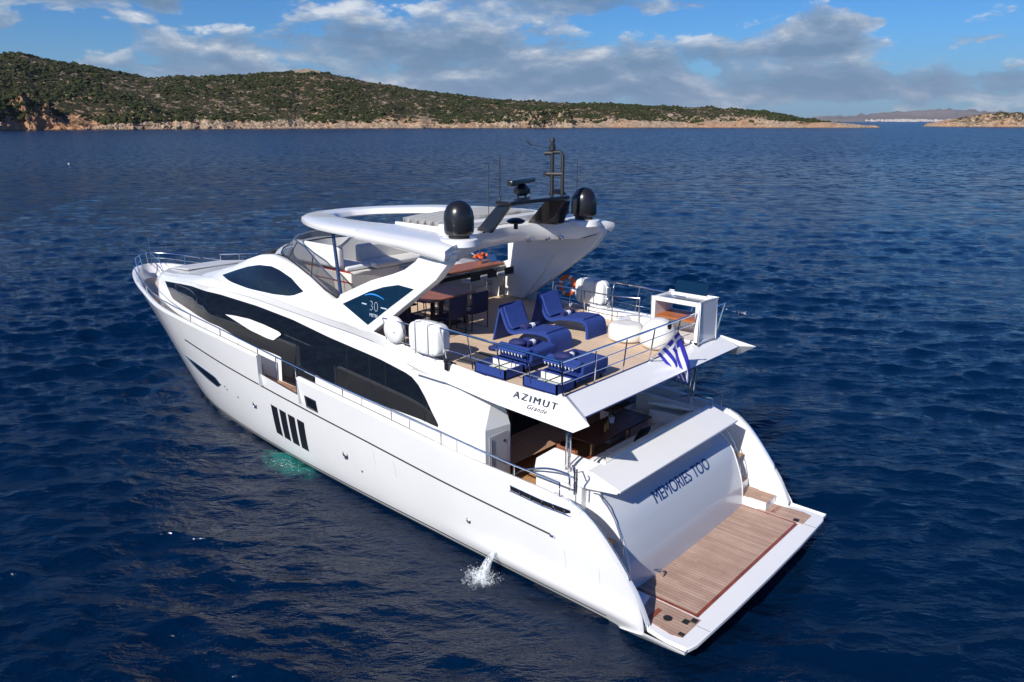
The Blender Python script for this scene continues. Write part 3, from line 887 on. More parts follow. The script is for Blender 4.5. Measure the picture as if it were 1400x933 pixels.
# ---- transom: bulging garage door under a deep lip
PROF = [(1.61, .44), (1.65, .9), (1.73, 1.21), (1.84, 1.5), (1.97, 1.78), (2.13, 1.97), (2.36, 2.16), (2.45, 2.3)]
def transom():
    pr = smooth_tab(PROF, 5); b = MB(); rows = []
    for y in np.linspace(-2.36, 2.36, 41):
        e = abs(y) / 2.36; ins = .10 * e ** 6
        rows.append([(x + ins * .3 + .02 * e * e, y, z) for x, z in pr])
    b.loft(rows)
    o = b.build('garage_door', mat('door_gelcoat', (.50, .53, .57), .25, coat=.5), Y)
    # seam that outlines the door
    for s in (1, -1):
        MB().tube([(x - .004 + .09, s * 2.30, z) for x, z in pr], .006, 4).build('door_seam', GREYL, o)
    # recessed band that carries the name
    # side cheeks of the transom block
    for s in (1, -1):
        ch = [(x + .035, s * 2.362, z) for x, z in PROF[:-1]] + [(2.5, s * 2.37, 2.46), (3.6, s * 2.37, 2.5), (3.6, s * 2.37, .44)]
        MB().prism(ch, (0, s * .05, 0)).build('transom_cheek', WHITE, Y, bevel=.01)
    # lip and counter above
    b = MB()
    L = [(1.97, 2.47), (1.97, 2.515), (2.62, 2.70), (2.75, 2.70), (2.75, 2.3), (2.32, 2.46)]
    b.prism([(x, -2.43, z) for x, z in L], (0, 4.86, 0))
    b.build('transom_lip', WHITE, Y, bevel=.012)
    for s in (1, -1):
        b = MB()
        b.prism([(2.0, s * 2.44, 2.49), (2.66, s * 1.98, 2.715), (4.05, s * 1.80, 2.62), (4.15, s * 2.3, 2.52), (3.9, s * 2.66, 2.44), (2.75, s * 2.64, 2.48)], (0, 0, -.07))
        b.prism([(2.75, s * 2.60, 2.43), (2.75, s * 2.0, 2.43), (4.03, s * 1.84, 2.43), (4.12, s * 2.3, 2.43), (3.88, s * 2.62, 2.43)], (0, 0, -.98))
        b.build('cockpit_coaming', WHITE, Y, bevel=.03, seg=3)
transom()

def text(name, s, loc, size, xdir, updir, m_, parent, ext=.002, shear=0, space=1.0, sx=1.0, align='CENTER', off=0.0):
    cu = bpy.data.curves.new(name, 'FONT'); cu.body = s; cu.size = size; cu.extrude = ext; cu.align_x = align
    cu.shear = shear; cu.space_character = space; cu.offset = off
    o = bpy.data.objects.new('tmp', cu); COL.objects.link(o)
    bpy.context.view_layer.update()
    me = bpy.data.meshes.new_from_object(o.evaluated_get(bpy.context.evaluated_depsgraph_get()))
    bpy.data.objects.remove(o)
    X = Vector(xdir).normalized(); U = Vector(updir); U = (U - X * U.dot(X)).normalized(); N = X.cross(U)
    M = Matrix((( X.x * sx, U.x, N.x, loc[0]), (X.y * sx, U.y, N.y, loc[1]), (X.z * sx, U.z, N.z, loc[2]), (0, 0, 0, 1)))
    me.transform(M); me.materials.clear(); me.materials.append(m_); me.name = name
    ob = bpy.data.objects.new(name, me); COL.objects.link(ob); ob.parent = parent
    return ob
def door_text():
    import bmesh
    pr = smooth_tab(PROF, 5); L = [0]
    for a, c in zip(pr[:-1], pr[1:]): L.append(L[-1] + math.hypot(c[0] - a[0], c[1] - a[1]))
    s0 = float(np.interp(1.745, [p[1] for p in pr], L))
    for word, cx in (('MEMORIES', .37), ('TOO', -.83)):
        one = MB()
        for dx, hgt in ((0, .006), (-.007, .0072), (.007, .0084)):
            o = text('name_lettering', word, (0, 0, 0), .38, (1, 0, 0), (0, 1, 0), NAVYL, Y, 0, sx=.83, off=0)
            bm = bmesh.new(); bm.from_mesh(o.data); bpy.data.objects.remove(o)
            for k in range(1, 12):
                bmesh.ops.bisect_plane(bm, geom=bm.verts[:] + bm.edges[:] + bm.faces[:], plane_co=(0, k * .028, 0), plane_no=(0, 1, 0))
            bm.verts.index_update(); V = []
            for v in bm.verts:
                y = cx - v.co.x + dx; s = s0 + v.co.y; e = abs(y) / 2.36
                x = float(np.interp(s, L, [p[0] for p in pr])); z = float(np.interp(s, L, [p[1] for p in pr]))
                x2 = float(np.interp(s + .02, L, [p[0] for p in pr])); z2 = float(np.interp(s + .02, L, [p[1] for p in pr]))
                tx, tz = x2 - x, z2 - z; q = math.hypot(tx, tz)
                V.append((x + .02 * e * e + .03 * e ** 6 - tz / q * hgt, y, z + tx / q * hgt))
            one.add(V, [tuple(v.index for v in f.verts) for f in bm.faces]); bm.free()
        one.build('name_lettering', NAVYL, Y, fix=False, ang=0)
door_text()

# gate and handles on the port stair
q = MB()
q.tube([(2.56, 2.46, 2.30), (2.44, 2.47, 2.33), (2.22, 2.47, 2.16), (2.04, 2.47, 1.92), (1.90, 2.47, 1.62), (1.82, 2.47, 1.32), (1.84, 2.45, 1.22)], .011, 8)
q.build('stair_handrail', CHROME, Y)
q.mirrored().build('stair_handrail', CHROME, Y)
q = MB(); q.tube([(1.62, 1.62, .62), (1.50, 1.60, .66), (1.47, 1.56, .62), (1.47, 1.54, .50), (1.5, 1.52, .47)], .022, 8).build('door_handle', CHROME, Y)
q = MB()
q.tube([(2.62, 3.0, 2.45), (2.62, 3.0, 2.95), (2.66, 2.95, 2.98)], .018); q.tube([(2.62, 2.93, 2.45), (2.62, 2.93, 2.95)], .018)
q.tube([(2.62, 3.0, 2.85), (2.9, 2.7, 2.86), (3.05, 2.5, 2.62)], .014)
q.build('stair_gate', CHROME, Y)

# ---- superstructure skin (port half mirrored)
CBY = [(4.9, 2.80), (8, 2.78), (14, 2.75), (17, 2.74), (18, 2.62), (20, 2.28), (21.4, 2.02), (22.4, 1.82), (23.1, 1.55), (23.6, 1.15), (23.9, .6), (24.0, 0)]
GB = [(6.6, 2.62), (7.2, 2.70), (8.7, 2.69), (9.8, 2.73), (11.3, 2.83), (13.2, 3.0), (14.7, 3.04), (16.3, 3.25), (18.5, 3.34), (20.6, 3.38), (21.3, 3.62), (24, 3.6)]
GT = [(6.6, 2.72), (6.72, 2.85), (7.1, 3.38), (7.35, 3.62), (7.6, 3.70), (8.6, 3.84), (10.6, 3.99), (12.24, 4.17), (14.0, 4.26), (16.1, 4.28), (18.1, 4.22), (19.5, 4.08), (21.36, 3.86), (22.2, 3.72), (24, 3.7)]
CRY = [(4.9, 3.14), (6.2, 3.10), (7.6, 3.02), (8.3, 2.93), (9.5, 2.86), (14, 2.80), (17, 2.74), (18, 2.60), (20, 2.24), (21.4, 1.96), (22.4, 1.74), (23.1, 1.46), (23.6, 1.05), (23.9, .5), (23.98, 0)]
CRZ = [(4.9, 3.87), (6.2, 3.96), (7.6, 4.10), (8.6, 4.3), (10.6, 4.36), (12.2, 4.42), (14, 4.48), (16.1, 4.48), (18.1, 4.34), (19.5, 4.16), (21.36, 3.92), (22.2, 3.82), (24, 3.70)]
SEY = [(4.9, 3.03), (8.6, 2.98), (10, 2.92), (14, 2.82), (16.4, 2.62), (18, 2.34), (20, 1.98), (21.4, 1.76), (22.4, 1.56), (23.1, 1.28), (23.6, .88), (23.85, .4), (23.92, 0)]
SEZ = [(4.9, 4.29), (7, 4.40), (8.6, 4.55), (10.35, 4.58), (12.6, 4.66), (14, 4.70), (15.7, 4.72), (17, 4.66), (18.1, 4.50), (19.5, 4.32), (21.36, 4.08), (22.6, 3.96), (24, 3.84)]
XS = sorted(set([round(float(v), 3) for v in list(np.arange(4.9, 20, .2)) + list(np.arange(20, 23, .15)) + [23.1, 23.25, 23.4, 23.5]]))
def body_row(x):
    cb, cy, sy = itp(x, CBY), itp(x, CRY), itp(x, SEY)
    gb, gt, cz, sz = itp(x, GB), itp(x, GT), itp(x, CRZ), itp(x, SEZ)
    d = deckz(x) - .02
    return [(x, cb + .03, d), (x, cb, gb), (x, cb - .02, gt), (x, min(cb + .0, cy) - .01, cz - .02), (x, cy, cz), (x, (cy + sy) / 2 + .01, (cz + sz) / 2 + .02), (x, sy, sz - .03), (x, sy - .05, sz)]
body_rows = [body_row(x) for x in XS]
b = MB().loft([r for r in body_rows if r[0][0] >= 5.9]); b.loft([r[3:] for r in body_rows if r[0][0] <= 5.91])
b.add([(5.91, 2.825, 3.89), (5.91, 2.825, deckz(5.9)), (5.1, 2.83, 1.9), (5.1, 2.83, 3.0)], [(0, 1, 2, 3)])
b.mirror()
sup = b.build('superstructure', WHITE, Y, ang=28)
def skin_y(x, z):
    r = body_row(x)
    return float(np.interp(z, [p[2] for p in r[:4]], [p[1] for p in r[:4]]))

def skin_panel(name, top, bot, off, m_, s, n=70, parent=None, yfun=skin_y):
    x0 = max(top[0][0], bot[0][0]); x1 = min(top[-1][0], bot[-1][0])
    rows = []
    for x in np.linspace(x0, x1, n):
        a, c = itp(x, bot), itp(x, top)
        rows.append([(x, yfun(x, a + (c - a) * k / 6) + off, a + (c - a) * k / 6) for k in range(7)])
    q = MB().loft(rows)
    if s < 0: q = q.mirrored()
    return q.build(name, m_, parent or Y)
GTt = [t for t in GT if 6.6 <= t[0] <= 21.4] ; GBt = [(6.6, 2.66)] + [t for t in GB if 6.7 < t[0] < 21.2] + [(21.36, 3.84)]
for s in (1, -1):
    g = skin_panel('saloon_window', GTt, GBt, .014, GLASS, s)
    # side door stretch: the glass runs down to the deck
    skin_panel('side_door', [(11.35, 2.86), (12.95, 2.99)], [(11.35, 2.26), (12.95, 2.3)], .012, GLASS, s)
    # white fashion plate floating on the glass
    top = [(12.78, 3.70), (12.9, 3.74), (13.6, 3.80), (14.4, 3.83), (15.2, 3.79), (15.75, 3.74)]
    bot = [(12.78, 3.66), (13.2, 3.43), (13.5, 3.43), (14.4, 3.50), (15.2, 3.64), (15.75, 3.73)]
    skin_panel('side_fin', top, bot, .07, WHITE, s, 30)
    for x in (9.9, 9.0, 8.4, 7.05):
        q = MB().tube([(x, skin_y(x, itp(x, GB)) + .016, itp(x, GB)), (x, skin_y(x, itp(x, GT)) + .016, itp(x, GT))], .006, 4)
        (q if s > 0 else q.mirrored()).build('glass_joint', BLACKM, g)

# coachroof and pilothouse
def coachroof():
    rows = []
    for x in [t for t in XS if t > 13.8]:
        y, z = itp(x, SEY) - .05, itp(x, SEZ)
        c = .10 if x < 20 else .04
        pts = []
        for k in np.linspace(1, -1, 15):
            sink = 0
            pts.append((x, y * k, z + c * (1 - k * k) - .0))
        rows.append(pts)
    MB().loft(rows).build('coachroof', WHITE, Y)
coachroof()
q = MB().prism([(23.2, .95, 3.935), (21.2, 1.25, 4.155), (21.2, -1.25, 4.155), (23.2, -.95, 3.935)], (0, 0, .05))
q.build('foredeck_sunpad', GREYV, Y, bevel=.02)
q = MB(); q.tube([(23.3, -1.1, 3.9), (23.3, -1.1, 4.2), (22.3, -1.35, 4.3), (21.2, -1.5, 4.42), (21.2, -1.5, 4.1)], .02)
q.tube([(22.3, -1.35, 4.3), (22.3, -1.35, 4.0)], .016)
q.build('sunpad_rail', CHROME, Y)

# body that rises over the seam: pilothouse side, coaming and arch
TOPZ = [(8.2, 5.83), (8.66, 5.70), (9.0, 5.56), (9.4, 5.40), (9.82, 5.22), (10.2, 5.05), (10.45, 4.96), (10.6, 5.02), (11.0, 5.18), (11.6, 5.36), (12.3, 5.52), (13.0, 5.62), (13.74, 5.68), (14.5, 5.58), (15.4, 5.34), (16.4, 5.02), (17.3, 4.78), (18.2, 4.56)]
TOPY = [(8.2, 2.72), (10.4, 2.70), (11.2, 2.62), (12.3, 2.46), (13.74, 2.30), (15.4, 2.12), (16.4, 2.06), (18.2, 2.06)]
def up_row(x):
    sy, sz, ty, tz = itp(x, SEY), itp(x, SEZ), itp(x, TOPY), itp(x, TOPZ)
    r = []
    for k in np.linspace(0, 1, 7):
        y = sy + (ty - sy) * (k ** .8) + .10 * math.sin(k * math.pi) * min(1, (tz - sz))
        if k == 0: y -= .0
        r.append((x, y, sz - .02 + (tz - sz + .02) * k))
    return r
def up_y(x, z):
    r = up_row(x); return float(np.interp(z, [p[2] for p in r], [p[1] for p in r]))
xs2 = [round(float(v), 2) for v in np.arange(9.6, 18.21, .2)]
for s in (1, -1):
    b = MB(); rows = []
    for x in xs2:
        r = up_row(x); ty, tz = r[-1][1], r[-1][2]
        rows.append(r + [(x, ty - .08, tz + .015), (x, ty - .2, tz - .02), (x, ty - .26, max(4.3, tz - 1.2))])
    b.loft(rows)
    (b if s > 0 else b.mirrored()).build('coaming', WHITE, Y, ang=30)
    # leaf shaped pilothouse window
    top = [(11.62, 5.03), (11.9, 5.12), (12.32, 5.26), (13.0, 5.38), (13.5, 5.42), (14.2, 5.36), (14.92, 5.22), (15.6, 5.04), (16.42, 4.79)]
    bot = [(11.62, 5.02), (12.0, 4.88), (12.28, 4.82), (13.0, 4.76), (14.44, 4.72), (15.4, 4.73), (16.42, 4.78)]
    skin_panel('pilothouse_window', top, bot, .012, GLASS, s, 40, yfun=up_y)

# windshield of the pilothouse and its roof edge
rows = []
for k in np.linspace(-1, 1, 21):
    y0 = 2.02 * k; xb = 18.6 - 1.6 * abs(k) ** 2.2; xt = 15.2 - 1.4 * abs(k) ** 2.2
    zb = 4.62 - .02 * k * k; zt = 5.78 - .10 * abs(k)
    rows.append([(xb, y0, zb), ((xb * .5 + xt * .5) + .12, y0 * 1.03, (zb + zt) / 2 + .06), (xt, y0 * 1.08, zt)])
MB().loft(rows).build('windshield', GLASS, Y)
rows = []
for k in np.linspace(-1, 1, 21):
    xt = 15.2 - 1.4 * abs(k) ** 2.2; zt = 5.78 - .10 * abs(k)
    rows.append([(xt + .02, 2.2 * k, zt - .02), (xt - .2, 2.2 * k, zt + .03), (xt - .5, 2.1 * k, zt), (xt - .55, 2.05 * k, 4.85)])
MB().loft(rows).build('pilothouse_brow', WHITE, Y)

# fly windscreen: smoked panels with steel frame
base = [(10.35, 2.62, 5.02), (10.9, 2.60, 5.16), (11.6, 2.5, 5.36), (12.3, 2.40, 5.54), (13.0, 2.26, 5.65), (13.6, 2.1, 5.72), (14.1, 1.7, 5.78), (14.45, 1.0, 5.80), (14.55, 0, 5.81)]
topc = [(10.62, 2.50, 5.42), (11.1, 2.45, 5.62), (11.7, 2.35, 5.88), (12.2, 2.24, 6.06), (12.75, 2.1, 6.12), (13.2, 1.9, 6.15), (13.6, 1.5, 6.17), (13.9, .9, 6.18), (14.0, 0, 6.18)]
full_b = base + [(x, -y, z) for x, y, z in base[-2::-1]]; full_t = topc + [(x, -y, z) for x, y, z in topc[-2::-1]]
ws = MB().loft([[a, c] for a, c in zip(full_b, full_t)]).build('fly_windscreen', SMOKE, Y, fix=False)
MB().tube(full_t, .022).build('windscreen_frame', STEELD, ws)
MB().tube(full_b, .02).build('windscreen_base', BLACKM, ws)
for k in (2, 4, 12, 14):
    MB().tube([full_b[k], full_t[k]], .015).build('windscreen_post', BLACKM, ws)

# ---- arch plates and hardtop
ARP = [(8.70, 4.45), (10.3, 4.62), (9.82, 5.24), (8.66, 5.73), (7.9, 5.97), (7.5, 6.12), (7.15, 6.34), (6.9, 6.60), (6.08, 6.60), (6.12, 6.42), (6.48, 6.02), (7.2, 5.5), (8.1, 4.86)]
for s in (1, -1):
    q = MB().prism([(x, s * 2.60, z) for x, z in ARP], (0, s * .24, 0))
    lean = lambda Q: [(x, y - s * .075 * (z - 6.1), z) for x, y, z in Q]
    q.v = lean(q.v)
    ar = q.build('arch', WHITE, Y, bevel=.025, seg=3)
    wn = [(9.71, 5.03), (8.7, 5.47), (8.2, 5.64), (7.69, 5.76), (7.16, 5.74), (7.95, 5.22), (8.74, 4.68)]
    q = MB().prism([(x, s * 2.842, z) for x, z in wn], (0, s * .008, 0)); q.v = lean(q.v)
    gl = q.build('arch_window', BLUEG, ar, ang=0)
    e1 = text('emblem_number', '30', (8.52, s * 2.934, 5.04), .34, (-s, 0, 0), (0, -s * .075, 1), SILVL, gl, .002, sx=1.0, off=-.012)
    text('emblem_word', 'METRI', (8.52, s * 2.946, 4.90), .11, (-s, 0, 0), (0, -s * .075, 1), SILVL, gl, .002)
    for xa, xb in ((8.95, 8.78), (8.26, 8.05)):
        MB().b2((xa, s * 2.918, 5.15), (xb, s * 2.930, 5.175)).build('emblem_bar', SILVL, gl, ang=0)
    q = MB().loft([[(8.85 - .1 * i, s * 2.912, 5.36 + .055 * math.sin(i * .45)), (8.85 - .1 * i, s * 2.911, 5.375 + .075 * math.sin(i * .45))] for i in range(8)])
    q.build('emblem_wave', SWOOSH, gl, ang=0)

def hardtop():
    out = smooth_tab([(6.2, 3.00), (6.7, 3.05), (8.0, 3.06), (9.5, 2.96), (10.8, 2.74), (11.9, 2.38), (12.8, 1.9), (13.45, 1.3), (13.8, .7), (13.92, 0)], 5)
    aft = smooth_tab([(6.0, 2.94), (6.2, 2.45), (6.62, 1.65), (6.96, .85), (7.08, 0)], 4)
    inn = smooth_tab([(8.97, 1.70), (10.0, 1.74), (11.0, 1.64), (12.0, 1.32), (12.85, .75), (13.1, 0)], 5)
    def zt(x): return itp(x, [(5, 6.74), (7, 6.80), (9, 6.84), (12, 6.80), (14, 6.72)])
    b = MB()
    # outer ring forward of the opening, as a loft between outline and opening
    n = 40
    def res(P, n):
        P = [np.array(p) for p in P]; L = [0]
        for a, c in zip(P[:-1], P[1:]): L.append(L[-1] + np.linalg.norm(c - a))
        return [(float(np.interp(t, L, [p[0] for p in P])), float(np.interp(t, L, [p[1] for p in P]))) for t in np.linspace(0, L[-1], n)]
    o2 = res([(8.97, float(np.interp(8.97, [p[0] for p in out], [p[1] for p in out])))] + [p for p in out if p[0] >= 9.0], n); i2 = res(inn, n)
    def sec(o, i):
        ox, oy = o; ix, iy = i; dx, dy = ix - ox, iy - oy
        L = max(.01, math.hypot(dx, dy)); ux, uy = dx / L, dy / L
        Z = zt(ox)
        def P(d, z): return (ox + ux * d, oy + uy * d, z)
        return [P(.03, Z - .15), P(0, Z - .10), P(.01, Z - .02), P(.09, Z + .025), P(.3, Z + .045), P(L * .8, Z + .04), P(L - .03, Z + .025), P(L, Z - .0), P(L + .07, Z - .11), P(L - .02, Z - .15), P(.3, Z - .17)]
    b.loft([sec(o, i) for o, i in zip(o2, i2)], closed=True)
    # aft part: across sections from outer edge to centreline
    xs = np.linspace(9.0, 5.2, 36)
    rows = []
    for k, t in enumerate(np.linspace(0, 1, 30)):
        o = (9.0 + (6.2 - 9.0) * t, float(np.interp(9.0 + (6.2 - 9.0) * t, [p[0] for p in out], [p[1] for p in out])))
        rows.append(o)
    # grid: s from outer edge (0) to centre (1); t from x=9 to aft curve
    G = []
    for s_ in np.linspace(0, 1, 22):
        yo = lambda x: float(np.interp(x, [p[0] for p in out], [p[1] for p in out]))
        row = []
        y0 = 3.03 * (1 - s_)
        xa = float(np.interp(y0, [p[1] for p in aft[::-1]], [p[0] for p in aft[::-1]]))
        if y0 > 2.96: xa = 6.02
        for t in np.linspace(0, 1, 30):
            x = 9.0 + (xa - 9.0) * t
            y = yo(max(x, 6.2)) * (1 - s_) if s_ < .02 else min(y0, yo(max(x, 6.2)) - .001)
            e = min(1, (yo(max(x, 6.2)) - y) / .28)
            z = zt(x) - .02 + .07 * math.sin(e * math.pi / 2) - .05 * t ** 6
            row.append((x, y, z))
        G.append(row)
    b.loft(G)
    # edge skirt
    edge = [G[0][k] for k in range(30)] + [G[i][-1] for i in range(1, 22)]
    dk = [.25 * min(1, max(0, (k - 16) / 12)) for k in range(30)] + [min(1, .25 + .15 * i) for i in range(21)]
    b.loft([[p, (p[0] - .01 * d, p[1] * .999, p[2] - .07 - .06 * d), (p[0] + .02 + .03 * d, p[1] * .995, p[2] - .12 - .18 * d), (p[0] + .06 + .08 * d, p[1] * .985, p[2] - .16 - .26 * d)] for p, d in zip(edge, dk)])
    # underside
    b.loft([[(p[0] + (.14 * (k / 29) ** 3), p[1] * .985, p[2] - .17 - .25 * min(1, max(0, (k - 12) / 14)) * min(1, .25 + .15 * i)) for k, p in enumerate(r)] for i, r in enumerate(G)])
    b.mirror()
    return b.build('hardtop', WHITE, Y, ang=42)
ht = hardtop()
# folded sunroof canvas
rows = []
n = 15; 
for k in range(n * 4 + 1):
    x = 8.95 - 1.35 * k / (n * 4); w = abs((k % 4) - 2) / 2
    rows.append([(x + .03 * math.sin(y * 7 + k), y, 6.86 + .17 * w + .05 * (1 - (y / 1.6) ** 2)) for y in np.linspace(-1.62, 1.62, 17)])
MB().loft(rows).build('sunroof_canvas', CREAM, ht, ang=20)
MB().b2((7.3, -1.75, 6.84), (7.58, 1.75, 7.0)).build('canvas_housing', WHITE, ht, bevel=.04, seg=3)
for s in (1, -1):
    MB().b2((7.5, s * 1.64, 6.84), (9.1, s * 1.72, 6.93)).build('canvas_track', WHITE, ht, bevel=.01)
for y, x in ((-.75, 7.0), (-1.25, 6.80), (-1.6, 6.65)):
    MB().lathe([(.05, -.05), (.05, .03), (.03, .05), (0, .055)], (x, y, 6.42), 14, Matrix.Rotation(rad(-90), 3, 'Y')).build('spotlight', CHROME, ht)
# tilted steel struts holding the forward end
for s in (1, -1):
    MB().tube([(10.65, s * 2.42, 6.62), (10.28, s * 2.55, 5.02)], .045, 10).build('hardtop_strut', mat('strut_blue', (.05, .09, .2), .2, metal=.6) if s > 0 else MATS['strut_blue'], Y)

# radar arch, mast, scanner, antennas
q = MB()
q.prism([(7.15, .95, 6.82), (6.55, 1.10, 6.82), (6.02, 1.02, 7.47), (6.42, .90, 7.54)], (0, -.09, 0))
q.prism([(7.15, -.95, 6.82), (6.55, -1.10, 6.82), (6.02, -1.02, 7.47), (6.42, -.90, 7.54)], (0, .09, 0))
q.box((6.22, 0, 7.50), (.46, 2.1, .09))
ra = q.build('radar_arch', BLACK, ht, bevel=.02)
MB().prism([(7.0, -2.60, 6.55), (9.38, -2.60, 6.62), (9.38, -2.60, 4.36), (8.8, -2.60, 4.36)], (0, -.08, 0)).build('bar_bulkhead', WHITE, Y, bevel=.01)
q = MB(); q.prism([(7.0, -.98, 6.82), (6.35, -.98, 6.82), (6.15, -.98, 7.4), (6.6, -.98, 7.4)], (0, -.34, 0)); q.build('mast_foot', BLACK, ht, bevel=.04)
q = MB()
q.tube([(6.5, -1.0, 7.4), (6.5, -1.0, 8.55)], .045); q.tube([(6.28, -1.12, 7.4), (6.28, -1.12, 8.45), (6.34, -1.1, 8.53), (6.5, -1.0, 8.53)], .045)
q.tube([(6.62, -.93, 8.02), (6.5, -1, 8.02), (6.28, -1.12, 8.02)], .05); q.tube([(6.66, -.9, 8.5), (6.5, -1, 8.5)], .05)
q.lathe([(.05, 0), (.075, .02), (.075, .12), (.05, .14), (.05, .22), (.065, .23), (.05, .3), (0, .31)], (6.5, -1.0, 8.55), 14)
q.lathe([(.2, 0), (.2, .03), (0, .03)], (6.42, -1.05, 7.4), 16)
q.lathe([(.05, -.04), (.05, .05), (0, .06)], (6.64, -.92, 8.02), 12)
mast = q.build('signal_mast', BLACKM, ht)
q = MB(); q.tube([(6.52, -.95, 8.62), (6.86, -.62, 8.70)], .006, 5); q.tube([(6.84, -.64, 8.68), (6.92, -.55, 8.78), (6.9, -.57, 8.84)], [.02, .015, .003], 5); q.build('wind_vane', BLACKM, mast)
q = MB(); q.lathe([(.12, 0), (.2, .05), (.2, .16), (.12, .24), (.07, .27), (0, .27)], (6.95, -.42, 7.53), 20)
for a in range(4): q.tube([(6.95 + .12 * math.cos(a * 1.57), -.42 + .12 * math.sin(a * 1.57), 7.44), (6.95 + .12 * math.cos(a * 1.57), -.42 + .12 * math.sin(a * 1.57), 7.56)], .014, 5)
q.box((6.9, -.42, 7.44), (.5, .5, .04))
rp = q.build('radar_pedestal', BLACK, ht)
q = MB(); q.box((6.95, -.42, 7.86), (.16, 1.5, .13), Matrix.Rotation(rad(20), 3, 'Z')); q.build('radar_scanner', BLACK, rp, bevel=.035, seg=3)
MB().lathe([(.06, 0), (.05, .07), (.03, .075), (.0, .08)], (7.05, -.72, 7.5), 12).build('arch_lamp', CHROME, ht)
for x, y, z0, z1, r in ((6.35, 1.0, 7.5, 8.5, .012), (7.5, .15, 6.95, 8.3, .008), (7.0, -3.0 + .35, 6.8, 8.3, .008)):
    q = MB(); q.lathe([(.03, 0), (.022, .1), (.01, .12), (.0, .13)], (x, y, z0), 8); q.tube([(x, y, z0), (x, y, z1)], r, 6); q.build('whip_antenna', BLACKM, ht)
for s, l in ((1, 'port'), (-1, 'stbd')):
    q = MB(); q.lathe([(.28, 0), (.31, .04), (.32, .10), (.32, .36), (.30, .48), (.25, .59), (.17, .67), (.08, .705), (0, .715)], (6.42, s * 2.2, 6.93), 40); d = q.build('satellite_dome', BLACK, ht)
    q = MB(); q.lathe([(.22, -.08), (.23, .0), (.25, .01), (0, .012)], (6.42, s * 2.2, 6.92), 28); q.build('dome_foot', BLACKM, d)
    MB().lathe([(.42, -.1), (.40, .03), (.36, .05), (0, .052)], (6.42, s * 2.2, 6.80), 32).build('dome_plinth', WHITE, d)
q = MB(); q.lathe([(.30, 0), (.31, .04), (.31, .34), (.28, .48), (.19, .6), (.08, .65), (0, .66)], (7.25, -2.15, 6.9), 32); q.build('satellite_dome', BLACK, ht)
q = MB(); q.lathe([(.05, 0), (.05, .12), (.16, .13), (.22, .17), (.2, .21), (.1, .25), (0, .26)], (6.5, .30, 6.84), 24, sx=1.0); q.build('gps_dome', BLACK, ht)
MB().lathe([(.03, 0), (.03, .02), (0, .022)], (6.5, 1.35, 6.86), 12).build('deck_plug', BLACKM, ht)

# ---- upper deck: floor, fascia, winglets, ceiling
def flyz(x): return itp(x, [(2.9, 4.30), (14, 4.36)])
rows = []
for x in np.linspace(2.95, 14.2, 30):
    y = min(2.98, itp(x, SEY) - .03) if x < 6 else itp(x, SEY) - .2
    rows.append([(x, y * k, flyz(x)) for k in np.linspace(-1, 1, 9)])
MB().loft(rows).build('fly_deck', TEAK, Y)
# overhang side skin (x from 4.9 to the tips)
OY = [(2.08, 3.30), (2.5, 3.24), (4.9, 3.14)]
for s in (1, -1):
    b = MB(); rows = []
    for x in (4.92, 4.4, 3.8, 3.4, 2.95):
        zc = itp(x, [(2.5, 3.82), (4.4, 3.845), (4.9, 3.87)]); zt_ = itp(x, [(2.95, 4.34), (4.0, 4.28), (4.9, 4.29)])
        yc = itp(x, OY); yt = itp(x, [(2.95, 2.98), (4.9, 3.03)])
        rows.append([(x, yc, zc), (x, (yc + yt) / 2 + .01, (zc + zt_) / 2 + .02), (x, yt, zt_ - .02), (x, yt - .05, zt_ + .0), (x, yt - .12, zt_ - .0), (x, yt - .12, zt_ - .06)])
    b.loft(rows)
    # winglet tip
    a = rows[-1]
    tip = (2.08, 3.32, 4.09); low = (2.5, 3.24, 3.82); inn = (2.38, 3.05, 4.10); inl = (2.45, 3.04, 3.90)
    b.add([a[0], a[1], a[2], a[3], a[4], tip, low, inn, inl, (2.95, 3.0, 3.86)],
          [(0, 1, 6), (1, 2, 5, 6), (2, 3, 5), (3, 4, 7, 5), (5, 7, 8, 6), (6, 8, 9, 0)])
    (b if s > 0 else b.mirrored()).build('overhang_side', WHITE, Y, ang=30)
# fascia
q = MB()
q.add([(2.95, 2.9, 4.335), (2.95, -2.9, 4.335), (2.40, -3.05, 4.09), (2.40, 3.05, 4.09), (2.46, 3.05, 4.045), (2.46, -3.05, 4.045)], [(0, 1, 2, 3), (3, 2, 5, 4)])
q.build('aft_fascia', WHITE, Y, ang=0)
MB().tube([(2.39, 3.04, 4.085), (2.39, -3.04, 4.085)], .012, 6).build('fascia_trim', NAVYL, Y)
MB().tube([(2.945, 2.9, 4.345), (2.945, -2.9, 4.345)], .012, 6).build('fascia_trim', NAVYL, Y)
MB().add([(2.46, -3.04, 4.046), (2.46, 3.04, 4.046), (2.9, 3.04, 3.91), (2.9, -3.04, 3.91)], [(0, 1, 2, 3)]).build('fascia_soffit', WHITE, Y, ang=0)
MB().b2((2.9, -3.03, 3.955), (7.2, 3.03, 3.90)).build('cockpit_ceiling', WHITE, Y, ang=0)
MB().b2((6.0, -2.7, 1.4), (6.06, 2.05, 3.9)).build('saloon_doors', GLASS, Y, ang=0)
q = MB()
for y in (-2.05, -1.0, 0.05, 1.05, 2.0): q.b2((5.96, y - .02, 1.45), (5.995, y + .02, 3.9))
q.b2((5.95, -2.05, 2.62), (5.985, 2.05, 2.64)); q.build('door_frames', BLACKM, Y, ang=0)
for y in (1.02, .98):
    MB().tube([(5.93, y * 1.5, 1.95), (5.88, y * 1.5, 1.97), (5.88, y * 1.5, 2.5), (5.93, y * 1.5, 2.52)], .015).build('door_pull', CHROME, Y)
